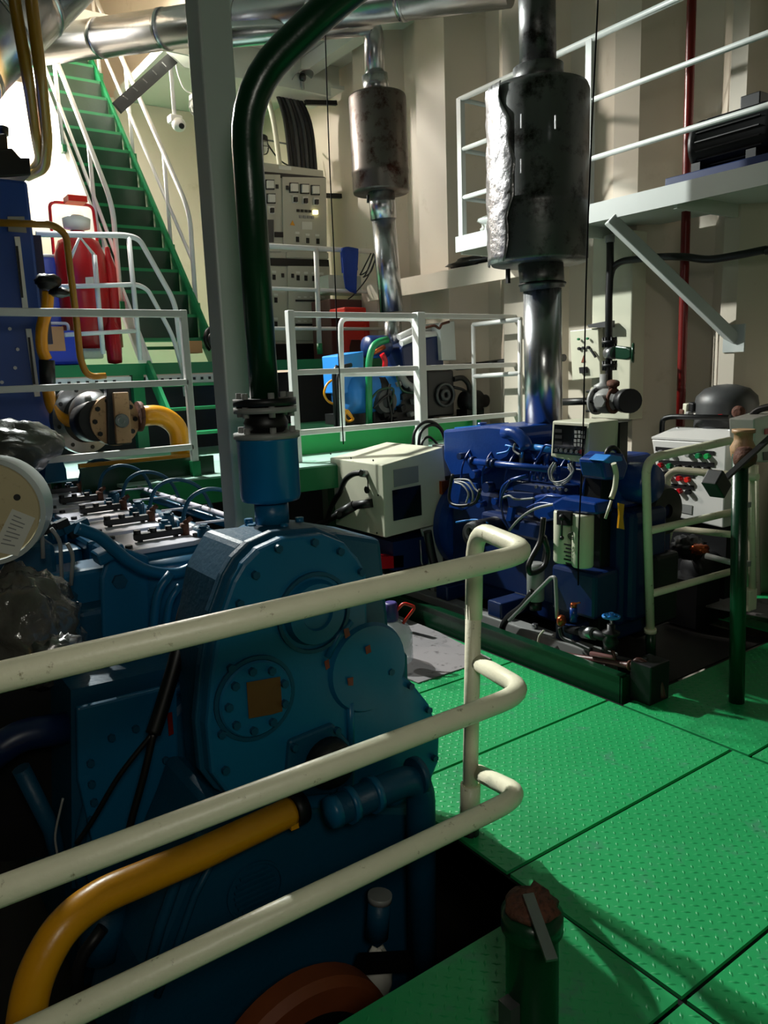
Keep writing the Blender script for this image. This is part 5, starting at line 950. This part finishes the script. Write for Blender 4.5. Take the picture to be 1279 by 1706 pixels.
# ---------------------------------------------------------------- left: tall blue tank, yellow pipes, big valve
YB=5.6
m_tank=mat('tank_blue_paint','#123f8c',.4,var=.1,scale=4)
t=thing('tall_blue_tank','tall dark blue tank with two sight gauges at the left edge','tank',(.75,5.9,.98))
part('body',MB().box((.2,YB,.985),(1.21,6.3,2.93)),m_tank,t,bevel=.02)
part('side_rib',MB().box((1.21,YB+.02,1.9),(1.26,YB+.1,2.6)),m_navy,t)
def gauge(a,b):
    p=part('sight_gauge',MB().prism(a,(0,-.02,0)),m_white,t,'white sight gauge'); part('gauge_slot',MB().prism(b,(0,-.005,0)),m_black,p)
gauge([(1.089,5.6,2.575),(1.121,5.6,2.577),(1.122,5.6,2.133),(1.088,5.6,2.128)],[(1.089,5.58,2.517),(1.103,5.58,2.518),(1.099,5.58,2.195),(1.085,5.58,2.195)])
gauge([(1.092,5.6,1.998),(1.125,5.6,1.998),(1.132,5.6,1.557),(1.098,5.6,1.555)],[(1.097,5.58,1.943),(1.111,5.58,1.943),(1.111,5.58,1.638),(1.096,5.58,1.638)])
part('grey_plate',MB().prism([(1.064,5.6,2.698),(1.164,5.6,2.706),(1.168,5.6,2.606),(1.06,5.6,2.607)],(0,-.01,0)),m_grey,t)
bt=bolt_mesh('rivet',.012,.008,m_steel)
for q in [(0.998,5.6,1.998),(1.03,5.6,1.867),(1.002,5.6,1.748),(0.912,5.6,1.658)]: inst('rivet',bt,t,q,(0,-1,0))
part('valve_block',MB().prism([(1.037,5.62,3.099),(1.144,5.62,3.127),(1.188,5.62,3.074),(1.246,5.62,3.081),(1.241,5.62,2.971),(1.017,5.62,2.933)],(0,.3,0)),m_black,t,bevel=.01)
part('valve_block',MB().prism([(1.069,5.66,3.202),(1.134,5.66,3.221),(1.129,5.66,3.12),(1.057,5.66,3.104)],(0,.2,0)),m_black,t,bevel=.01)
part('valve_stem',MB().cyl((1.129,5.75,3.232),(1.135,5.75,3.283),.03,n=10),m_black,t)
single('hydraulic_pipe',MB().tube([(1.07,4.77,3.821),(1.073,4.793,3.659),(1.129,4.935,3.358),(1.28,5.529,3.161),(1.361,5.836,3.121),(1.355,6.21,3.108)],.033,14,.12),m_ochre,'thick ochre pipe coming down to tank top, left of the pair','pipe',group='ochre pipes above the tank')
single('hydraulic_pipe',MB().tube([(1.143,4.719,3.818),(1.146,4.741,3.655),(1.189,4.892,3.355),(1.32,5.435,3.144),(1.377,5.814,3.072),(1.335,6.157,3.087)],.033,14,.12),m_ochre,'thick ochre pipe coming down to tank top, right of the pair','pipe',group='ochre pipes above the tank')
single('thin_ochre_pipe',MB().tube([(0.938,5.35,2.611),(1.277,5.35,2.625),(1.351,5.35,2.572),(1.353,5.35,2.351),(1.359,5.35,2.089),(1.357,5.35,1.782),(1.392,5.35,1.672),(1.509,5.35,1.676)],.022,10,.1),m_ochre,'thin ochre pipe bending down in front of the tall blue tank','pipe')
t=thing('yellow_side_pipe','yellow pipe along the tank side with black lever valve on top','pipe',(1.16,5.45,1.79))
part('pipe',MB().curve([(1.237,5.5,2.229),(1.218,5.5,2.118),(1.176,5.5,2.003),(1.161,5.5,1.869),(1.182,5.5,1.791)],.038,12),m_yellow,t)
part('black_lever',MB().blob((1.221,5.4,2.278),(.08,.06,.05),.25,3,18,12,4).blob((1.288,5.4,2.213),(.07,.05,.03),.25,3,18,12,6),m_black,t)
part('black_sleeve',MB().tube([(1.182,5.5,1.791),(1.168,5.5,1.596)],.05,12),m_black,t)
part('pipe',MB().curve([(1.159,5.45,1.604),(1.169,5.45,1.498),(1.213,5.45,1.416),(1.286,5.45,1.379),(1.332,5.45,1.368)],.04,12),m_yellow,t)
v=thing('flanged_valve','large flanged valve with tan actuator and yellow elbow behind left railing','valve',(1.6,5.3,1.0))
c=V((1.37,5.5,1.392))
fl_=part('big_flange',MB().sharp(c,(.35,-1,0),[(.16,-.02),(.235,-.02),(.235,.02),(.16,.02),(.16,-.02)],40),m_steel,v)
ux=V((1,.35,0)).normalized()
hm=MB().sharp((0,0,0),(0,0,1),[(0,.004),(.014,.004),(.014,0)],12).mesh('bolt_hole',m_black)
for k in range(8):
    a=2*PI*k/8+.2; inst('bolt_hole',hm,fl_,c+ux*.198*math.cos(a)+V((0,0,.198*math.sin(a)))+V((.35,-1,0)).normalized()*.02,(.35,-1,0))
part('bore',MB().sharp(c,(.35,-1,0),[(0,-.05),(.16,-.05),(.16,0)],32),m_dark,v)
part('ball_body',MB().blob((1.389,5.3,1.429),(.15,.17,.15),0,1,28,18),m_steel,v)
part('body_cylinder',MB().cyl((1.344,5.25,1.382),(1.369,5.1,1.393),.13,n=28),m_dark,v)
c2=V((1.47,5.12,1.389))
f2=part('round_flange',MB().sharp(c2,(.15,-1,0),[(.05,-.03),(.165,-.03),(.165,.02),(.0,.02)],36),m_tan,v)
bt2=bolt_mesh('flange_bolt',.016,.014,m_dark)
for k in range(10):
    a=2*PI*k/10; inst('flange_bolt',bt2,f2,c2+V((.135*math.cos(a),-.02-.15*.135*-math.cos(a)*1.0,.135*math.sin(a))),(.15,-1,0))
part('actuator_case',MB().prism([(1.428,5.06,1.599),(1.572,5.06,1.597),(1.545,5.06,1.23),(1.399,5.06,1.235)],(0,.08,0)),m_dark,v,bevel=.008)
part('actuator_cover',MB().prism([(1.455,5.06,1.568),(1.55,5.06,1.567),(1.542,5.06,1.242),(1.445,5.06,1.242)],(0,-.04,0)),m_tan,v,bevel=.006)
part('hub_ring',MB().sharp((1.486,5.02,1.388),(0,-1,0),[(0,.02),(.015,.02),(.015,.03),(.025,.03),(.025,.015),(.04,.015),(.045,.02),(.045,0)],24),m_steel,v)
part('yellow_elbow',MB().tube([(1.645,5.15,1.401),(1.793,5.15,1.407),(1.911,5.15,1.31),(1.909,5.15,1.09)],.068,18,.16),m_yellow,v,'thick yellow elbow pipe')
part('elbow_flange',MB().cyl((1.629,5.15,1.402),(1.657,5.15,1.4),.1,n=20),m_rust,v)
t=thing('valve_base','dark green base box with ochre edge under the flanged valve','base',(1.7,5.2,.98))
part('box',MB().box((1.40,5.0,1.0),(2.06,5.62,1.10)),m_dgreen,t,bevel=.006); part('edge_strip',MB().box((1.2,5.02,1.10),(1.95,5.06,1.135)),m_ochre,t)
part('front_plate',MB().box((1.18,4.92,.96),(2.05,4.95,1.12)),m_dgreen,t)
# ---------------------------------------------------------------- water jug and rusty valve near the rail
t=thing('water_jug','clear plastic water jug with purple label and red handle beside the gearbox','jug',(2.336,3.331,0))
q=V((2.401,3.392,0)); 
part('body',MB().lathe((q.x,q.y,.008),(0,0,1),[(0,0),(.1,.005),(.115,.02),(.115,.09),(.11,.1),(.115,.11),(.115,.17),(.095,.215),(.045,.25),(.032,.26),(.032,.28)],28),m_water,t)
part('cap_wrap',MB().lathe((q.x-.005,q.y,.255),(0,0,1),[(.04,0),(.045,.03),(.04,.1),(.03,.11)],16),m_purple,t)
part('handle',MB().tube([(q.x,q.y-.02,.3),(q.x+.05,q.y-.05,.36),(q.x+.11,q.y-.08,.33),(q.x+.04,q.y-.05,.24)],.009,8,.02),m_redpl,t)
t=thing('deck_valve','dark green deck valve with rusty top and long steel lever, in the foreground','valve',(1.2,1.1,0))
q=V((1.162,1.12,0.417)); h=q.z
part('body',MB().lathe((q.x,q.y,.002),(0,0,1),[(.1,0),(.1,.015),(.07,.02),(.062,.04),(.062,h-.07),(.072,h-.06),(.072,h-.02),(.05,h-.01)],28),m_dgreen,t)
part('bracket',MB().box((q.x-.09,q.y-.02,.1),(q.x-.06,q.y+.02,.2)),m_dgrey,t)
part('rusty_cap',MB().blob((q.x,q.y,h),(.062,.062,.02),.35,6,18,10,2),m_rust,t)
part('lever',MB().bar((1.149,1.12,0.451),(1.087,0.99,0.399),.026,.008),m_steel,t)
part('lever_bolt',MB().cyl((q.x,q.y,h+.01),(q.x,q.y,h+.035),.014,n=6),m_rust,t)
# ---------------------------------------------------------------- right side along the ship side
t=thing('loop_railing','pale cream pipe railing with rounded corner in front of the console at right','railing',(3.5,2.45,0))
YR2=2.45
part('rail',MB().tube([(3.457,2.45,0.195),(3.375,2.45,1.146),(4.207,2.45,1.181),(4.301,2.45,1.184)],.023,10,.1),m_rail,t)
part('rail',MB().tube([(3.406,2.45,0.761),(4.288,2.45,0.754)],.021,10),m_rail,t)
part('rail',MB().tube([(3.442,2.45,0.408),(4.32,2.45,0.389)],.021,10),m_rail,t)
part('sleeve',MB().tube([(3.457,2.45,0.195),(3.469,2.45,0.026)],.027,10),m_dgreen,t); part('sleeve_collar',MB().tube([(3.456,2.45,0.212),(3.457,2.45,0.188)],.033,12),m_rail,t)
t=thing('inner_railing','second cream pipe railing behind the green pipe, with round end','railing',(4.2,2.7,0))
part('rail',MB().tube([(4.1,2.812,0.883),(4.1,2.822,0.938),(4.1,2.766,0.988),(4.1,2.414,0.99),(4.1,2.248,0.991)],.022,10,.05),m_rail,t)
part('rail',MB().tube([(4.1,2.777,0.625),(4.1,2.335,0.649)],.02,10),m_rail,t)
part('post',MB().tube([(4.1,2.777,0.625),(4.1,2.799,0.527)],.016,8),m_rail,t)
part('post',MB().tube([(4.19,2.35,1.177),(4.299,2.35,0.22)],.02,10),m_rail,t); part('post',MB().tube([(4.525,2.5,0.995),(4.634,2.5,0.156)],.018,10),m_rail,t)
part('sleeve',MB().box((4.229,2.33,0.165),V((4.315,2.33,0.295))+V((0,.06,0))),m_rail,t,bevel=.006)
for q in [(4.219,2.34,0.465),(4.187,2.34,0.817)]: part('clip',MB().box(V(q)-V((.05,.015,.015)),V(q)+V((.0,.015,.015))),m_grey,t)
t=thing('standing_valve_pipe','green vertical pipe topped by a tan lever valve, at the right rail','pipe',(3.4,1.9,0))
part('pipe',MB().tube([(3.307,1.9,1.22),(3.39,1.9,-0.147)],.036,18),m_dgreen,t)
part('valve_body',MB().lathe((3.326,1.9,1.227),(0,0,1),[(.035,-.04),(.05,-.02),(.055,.02),(.04,.05),(.04,.08),(.05,.085),(.05,.1),(.045,.1)],20),m_tan,t)
part('valve_ball',MB().lathe((3.259,1.86,1.209),(0,-1,0),[(.045,-.02),(.05,.02),(.03,.05),(0,.055)],20),m_rust,t)
part('lever',MB().bar((2.984,1.8,1.127),(3.404,1.8,1.307),.028,.012),m_dark,t)
part('lever_grip',MB().obox((2.962,1.8,1.13),(.10,.07,.075),(.7,0,-.7)),m_black,t,bevel=.006)
# control console
t=thing('control_console','pale control console with coloured buttons and black label strips at right','console',(4.6,2.95,.3))
part('housing',MB().prism([(4.4,3.151,1.129),(4.4,2.619,1.131),(4.4,2.617,0.604),(4.4,3.043,0.635)],(.28,0,0)),m_cons,t,bevel=.008)
part('sloped_top',MB().prism([(4.4,3.152,1.133),(4.4,2.619,1.135),(4.68,)+tuple((4.4,2.619,1.135))[1:2]+(tuple((4.4,2.619,1.135))[2]+.05,),(4.68,)+tuple((4.4,3.152,1.133))[1:2]+(tuple((4.4,3.152,1.133))[2]+.05,)],(0,0,.012)),m_cons,t)
for q in ([(4.398,3.116,1.083),(4.398,2.694,1.079),(4.398,2.693,1.056),(4.398,3.115,1.055)],[(4.398,3.09,0.997),(4.398,2.691,1.008),(4.398,2.69,0.982),(4.398,3.089,0.973)],[(4.398,3.092,0.925),(4.398,2.828,0.924),(4.398,2.827,0.901),(4.398,3.092,0.901)],[(4.398,3.017,0.848),(4.398,2.825,0.851),(4.398,2.824,0.824),(4.398,3.016,0.824)]): part('label_strip',MB().prism(q,(-.004,0,0)),m_black,t)
def button(q,m): 
    part('button',MB().sharp(q,(-1,0,0),[(0,.03),(.016,.03),(.018,.024),(.018,0)],14),m,t)
for q,m in zip([(4.4,3.068,0.963),(4.4,3,0.964),(4.4,2.934,0.962),(4.4,2.865,0.963),(4.4,2.801,0.965),(4.4,2.735,0.966)],(m_red,m_green,m_black,m_black,m_black,m_black)): button(q,m)
for q,m in zip([(4.4,3.07,1.046),(4.4,2.999,1.047),(4.4,2.868,1.048),(4.4,2.796,1.045),(4.4,2.735,1.046)],(m_grey,m_grey,m_grey,m_green,m_bgreen)): button(q,m)
for q,m in zip([(4.4,2.993,0.882),(4.4,2.926,0.888),(4.4,2.866,0.886),(4.4,2.923,0.805),(4.4,2.858,0.808)],(m_grey,m_red,m_redpl,m_red,m_black)): button(q,m)
part('type_plate',MB().prism([(4.398,2.919,0.723),(4.398,2.832,0.722),(4.398,2.834,0.663),(4.398,2.921,0.667)],(-.003,0,0)),m_grey,t)
part('stand',MB().box((4.45,2.62,.0),(4.66,3.15,.62)),m_dark,t)
# compressed air tank with black frame
t=thing('air_receiver','dark grey air receiver tank with fittings and black frame behind the console','tank',(4.8,2.85,.5))
c=V((4.85,2.901,1.374))
part('tank',MB().lathe((c.x,c.y,.45),(0,0,1),[(.17,0),(.2,.05),(.2,c.z-.45-.03),(.19,c.z-.45+.02),(.14,c.z-.45+.07),(.06,c.z-.45+.095),(0,c.z-.45+.1)],32),m_dgrey,t)
part('lifting_lug',MB().prism([(4.85,2.919,1.401),(4.85,2.897,1.464),(4.85,2.863,1.468),(4.85,2.835,1.406)],(.012,0,0)),m_grey,t); part('lug_hole',MB().sharp((4.85,2.879,1.445),(-1,0,0),[(0,.002),(.01,.002),(.01,0)],12),m_black,t)
part('safety_valve',MB().cyl((4.85,2.997,1.385),(4.85,2.991,1.453),.014,n=10).cyl((4.85,2.99,1.433),(4.85,2.983,1.461),.02,n=10),m_dark,t)
part('safety_valve',MB().cyl((4.85,2.932,1.393),(4.85,2.922,1.461),.016,n=10),m_rust,t)
part('drain_cock',MB().cyl((4.85,2.809,1.394),(4.85,2.808,1.448),.012,n=10).bar((4.85,2.82,1.433),(4.85,2.758,1.433),.012,.012),m_dark,t)
part('frame',MB().tube([(4.62,3.228,1.124),(4.62,3.227,1.247),(4.62,3.158,1.266),(4.62,2.737,1.27)],.018,10,.05),m_black,t)
part('side_valve',MB().lathe((4.6,2.66,1.311),(-1,-.2,0),[(.03,-.02),(.035,.0),(.04,.03),(.02,.05)],16),m_rust,t)
part('shelf_plate',MB().prism([(4.66,3.136,1.186),(4.66,2.728,1.183),(4.66,2.727,1.153),(4.66,3.134,1.15)],(.02,0,0)),m_grey,t)
for q in [(4.64,3.121,1.168),(4.64,2.744,1.169)]: part('hanger_eye',MB().torus(q,(-1,0,0),.02,.006,14,5),m_steel,t)
t=thing('shelf_clutter','heap of tools and cans on the black frame beside the grey tank','tools',(4.7,3.02,1.26))
for q,m,sz in zip([(4.72,3.103,1.309),(4.72,3.054,1.327),(4.72,3.079,1.278),(4.72,3.02,1.279),(4.72,2.985,1.276),(4.72,3.129,1.285)],(m_box,m_dark,m_grey,m_paper,m_dark,m_rust),((.05,.05,.08),(.06,.06,.06),(.05,.07,.04),(.05,.05,.04),(.06,.05,.04),(.05,.05,.05))): part('tool',MB().obox(q,sz,(.4,.8,.1)),m,t,bevel=.008)
part('red_tray',MB().prism([(4.66,2.951,1.277),(4.66,2.816,1.288),(4.66,2.815,1.265),(4.66,2.95,1.253)],(.15,0,0)),m_red,t)
single('hose_end',MB().curve([(4.3,2.436,1.275),(4.3,2.413,1.314),(4.3,2.368,1.349),(4.3,2.283,1.371)],.02,8),m_dark,'dark hose end above the white meter box at right edge','hose')
t=thing('meter_box','white meter box with red display at the right edge','instrument box',(4.239,2.3,1.04))
part('housing',MB().prism([(4.126,2.3,1.308),(4.402,2.3,1.331),(4.434,2.3,1.038),(4.161,2.3,1.065)],(0,.15,0)),m_cons,t,bevel=.008)
part('side_panel',MB().prism([(4.17,2.36,1.243),(4.245,2.36,1.244),(4.253,2.36,1.154),(4.178,2.36,1.154)],(0,.1,0)),m_box,t)
part('red_display',MB().prism([(4.234,2.298,1.244),(4.342,2.298,1.25),(4.345,2.298,1.215),(4.237,2.298,1.214)],(0,-.004,0)),m_red,t)
part('screen',MB().prism([(4.228,2.298,1.116),(4.357,2.298,1.108),(4.362,2.298,1.059),(4.239,2.298,1.067)],(0,-.004,0)),m_dgrey,t)
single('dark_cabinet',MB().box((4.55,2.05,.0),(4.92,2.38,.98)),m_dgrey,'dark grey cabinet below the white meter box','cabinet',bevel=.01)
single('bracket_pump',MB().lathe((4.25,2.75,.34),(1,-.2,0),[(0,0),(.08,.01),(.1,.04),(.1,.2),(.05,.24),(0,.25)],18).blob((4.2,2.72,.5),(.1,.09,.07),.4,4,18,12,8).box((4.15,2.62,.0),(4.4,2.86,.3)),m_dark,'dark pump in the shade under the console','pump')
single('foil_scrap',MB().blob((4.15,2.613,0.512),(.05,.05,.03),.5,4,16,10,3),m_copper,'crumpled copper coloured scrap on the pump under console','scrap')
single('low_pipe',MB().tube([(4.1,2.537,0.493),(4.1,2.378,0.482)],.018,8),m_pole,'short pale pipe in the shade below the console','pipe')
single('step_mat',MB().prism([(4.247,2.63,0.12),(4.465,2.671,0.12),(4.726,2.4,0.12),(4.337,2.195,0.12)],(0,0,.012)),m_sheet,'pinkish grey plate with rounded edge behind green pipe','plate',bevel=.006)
# wall fittings
t=thing('junction_box','ivory junction box with warning triangle on the corrugated wall','junction box',(4.72,3.954,1.484))
part('housing',MB().prism([(4.72,4.143,1.893),(4.72,3.871,1.899),(4.72,3.841,1.532),(4.72,4.115,1.512)],(.2,0,0)),m_box,t,bevel=.006)
part('warning_triangle',MB().prism([(4.718,4.025,1.648),(4.718,3.984,1.651),(4.718,4.002,1.701)],(-.003,0,0)),m_orange,t)
part('switch',MB().prism([(4.718,4.031,1.612),(4.718,3.966,1.615),(4.718,3.96,1.57),(4.718,4.024,1.566)],(-.02,0,0)),m_dark,t)
for q in [(4.7,4.04,1.753),(4.7,4,1.756),(4.7,3.953,1.758)]: part('gland',MB().cyl(q,V(q)+V((.03,0,0)),.012,n=8),m_dark,t)
for q in [(4.71,4.038,1.824),(4.71,3.951,1.824)]: part('lock',MB().cyl(q,V(q)+V((-.02,0,0)),.009,n=8),m_green,t)
part('cable_hook',MB().curve([(4.7,3.919,1.739),(4.7,3.89,1.707),(4.7,3.873,1.684)],.01,8),m_dark,t)
t=thing('ventilation_trunking','pale rectangular air trunk down the wall behind the valve pipe','trunk',(4.9,3.7,1.1))
part('trunk',MB().box((4.78,3.62,1.22),(4.94,3.98,2.56)),m_box,t,bevel=.008)
part('hood',MB().prism([(4.7,3.956,1.926),(4.7,3.751,1.943),(4.7,3.75,1.895),(4.7,3.944,1.904)],(.06,0,0)),m_dgrey,t)
t=thing('sea_valve','black valve pipe with green handwheel above a grey pump body on the wall','valve',(4.62,3.673,1.269))
part('pipe',MB().tube([(4.64,3.71,2.503),(4.64,3.706,2.33),(4.64,3.712,2.082),(4.64,3.697,1.376)],.026,12),m_black,t)
part('top_fitting',MB().cyl((4.64,3.71,2.478),(4.64,3.711,2.527),.032,n=10),m_grey,t)
for q in [(4.64,3.7,1.786),(4.64,3.696,1.619)]:
    part('flange',MB().cyl(V(q)-V((0,0,.012)),V(q)+V((0,0,.012)),.055,n=18),m_dark,t)
    for k in range(6): a=2*PI*k/6; part('flange_bolt',MB().cyl(V(q)+V((.045*math.cos(a),.045*math.sin(a),-.035)),V(q)+V((.045*math.cos(a),.045*math.sin(a),.035)),.009,n=6),m_dark,t)
part('valve_body',MB().cyl((4.64,3.714,1.71),(4.62,3.635,1.707),.045,n=16),m_steel,t)
part('bonnet',MB().prism([(4.6,3.62,1.758),(4.6,3.527,1.745),(4.6,3.486,1.727),(4.6,3.484,1.669),(4.6,3.525,1.654),(4.6,3.618,1.665)],(.05,0,0)),m_dgreen,t,bevel=.01)
part('handwheel',MB().torus((4.62,3.48,1.701),(.75,-1,0),.06,.011,22,8).bar((4.62,3.487,1.747),(4.62,3.479,1.656),.01,.01).cyl((4.62,3.521,1.703),(4.62,3.47,1.701),.01,n=8),m_dgreen,t)
part('pump_body',MB().lathe((4.55,3.673,1.368),(.1,-1,0),[(.05,-.06),(.07,-.05),(.09,0),(.09,.06),(.06,.1),(.05,.16),(.075,.165),(.075,.2),(.0,.2)],22),m_grey,t)
part('pump_flange',MB().cyl((4.55,3.743,1.368),(4.55,3.722,1.368),.1,n=22),m_grey,t)
for k in range(6):
    a=2*PI*k/6; c_=V((4.55,3.732,1.368)); part('flange_bolt',MB().cyl(c_+V((.082*math.cos(a),-.03,.082*math.sin(a))),c_+V((.082*math.cos(a),.06,.082*math.sin(a))),.011,n=6),m_dark,t)
part('hex_boss',MB().sharp((4.46,3.611,1.374),(-1,-.2,0),[(0,.05),(.045,.05),(.05,0)],6),m_grey,t)
part('body_rib',MB().torus((4.53,3.567,1.371),(.1,-1,0),.08,.014,24,6),m_rust,t)
part('side_port',MB().lathe((4.55,3.594,1.425),(-.3,-.3,1),[(.03,0),(.03,.06),(.045,.065),(.045,.085),(0,.09)],14),m_rust,t)
part('pump_neck',MB().lathe((4.6,3.714,1.4),(0,0,1),[(.06,0),(.05,.05),(.07,.06),(.07,.08),(.03,.1),(.03,.16)],18),m_grey,t)
part('motor_end',MB().cyl((4.55,3.489,1.371),(4.5,3.401,1.374),.085,n=20),m_dark,t)
part('wall_pipe',MB().tube([(4.8,4.327,1.338),(4.8,3.961,1.352)],.03,10),m_black,t)
part('drain_pipe',MB().tube([(4.62,3.667,1.225),(4.62,3.665,0.915)],.03,10),m_black,t)
single('overhead_hose',MB().curve([(4.66,3.725,2.209),(4.66,3.7,2.298),(4.66,3.624,2.337),(4.66,3.498,2.337),(4.66,3.306,2.327),(4.66,3.125,2.303),(4.66,2.952,2.265),(4.66,2.751,2.264),(4.66,2.581,2.272),(4.66,2.456,2.274)]+[(4.66,1.2,2.4),(4.66,-.8,2.4)],.024,10),m_black,'black pipe bending from the valve pipe to the right edge under the gallery','pipe')
single('red_pipe',MB().tube([(4.84,3.256,4.121),(4.84,3.256,3.913),(4.84,3.237,1.639),(4.84,3.234,1.076)],.03,12),m_dred,'dark red vertical pipe on the corrugated wall, behind the gallery','pipe')
t=thing('electric_motor','dark electric motor on a blue bed plate on the gallery','motor',(4.6,2.85,2.68))
part('bed_plate',MB().box((4.42,1.6,2.662),(4.78,3.12,2.76)),m_navy,t,bevel=.006)
part('body',MB().lathe((4.6,3.02,2.93),(0,-1,0),[(0,0),(.1,.005),(.15,.03),(.155,.06),(.14,.07),(.14,.5),(.1,.56),(.05,.57),(.05,.9)],28),m_dark,t)
for k in range(18):
    a=2*PI*k/18; part('cooling_fin',MB().bar((4.6+.145*math.cos(a),2.94,2.93+.145*math.sin(a)),(4.6+.145*math.cos(a),2.54,2.93+.145*math.sin(a)),.006,.02,(math.cos(a),0,math.sin(a))),m_dark,t)
part('terminal_box',MB().box((4.55,2.6,3.06),(4.66,2.72,3.14)),m_dark,t,bevel=.006)
part('pump_end',MB().lathe((4.6,2.1,2.93),(0,-1,0),[(0,0),(.12,.01),(.15,.05),(.15,.2),(.08,.25),(.08,.3)],24),m_dark,t)
part('coupling_guard',MB().lathe((4.6,2.5,2.95),(0,-1,0),[(.09,0),(.09,.36)],20),m_dark,t)
for y in (2.95,2.6): part('foot',MB().box((4.48,y-.03,2.76),(4.72,y+.03,2.82)),m_dark,t)
single('rolled_tarp',MB().blob((4.62,4.62,2.76),(.26,.3,.12),.25,2.5,30,18,4),m_pole,'rolled pale tarpaulin lying at far end of gallery','tarpaulin')
single('black_sheet',MB().blob((4.85,5.3,2.56),(.14,.35,.05),.4,2.5,24,14,6),m_black,'crumpled black sheet on the ledge below gallery end','sheet')
single('notice_plate',MB().prism([(5.2,2.965,1.814),(5.2,2.823,1.825),(5.2,2.808,1.57),(5.2,2.961,1.582)],(-.004,0,0)),m_cons,'pale notice sheet on the wall at right edge','notice')
# ---------------------------------------------------------------- lamp fittings
t=thing('added_flood_fitting','added unseen floodlight under the deck head, brightening floor and engines','lamp',(1.6,7.3,4.8))  # fitting made up for the added flood
d=(V((2.5,1.9,0))-V((1.6,7.2,4.8))).normalized(); q=V((1.6,7.2,4.8))-d*.06
part('housing',MB().sharp(q,d,[(0,-.12),(.08,-.12),(.1,0),(.12,.03),(.11,.03),(.08,-.03)],24),m_dgrey,t)
part('lens',MB().sharp(q,d,[(0,-.025),(.08,-.025),(.08,-.03)],24),m_lit,t)
part('bracket',MB().tube([q-d*.06,(q.x,q.y+.1,5.06)],.015,8),m_grey,t)
t=thing('hatch_lamp','lamp fixed above the stair hatch on the deck above','lamp',(1.92,10.0,5.45))
part('housing',MB().box((1.8,9.88,5.46),(2.04,10.12,5.53)),m_dgrey,t); part('lens',MB().box((1.82,9.9,5.45),(2.02,10.1,5.46)),m_lit,t); part('stem',MB().cyl((1.92,10.0,5.53),(1.92,10.0,7.1),.015,n=8),m_grey,t)
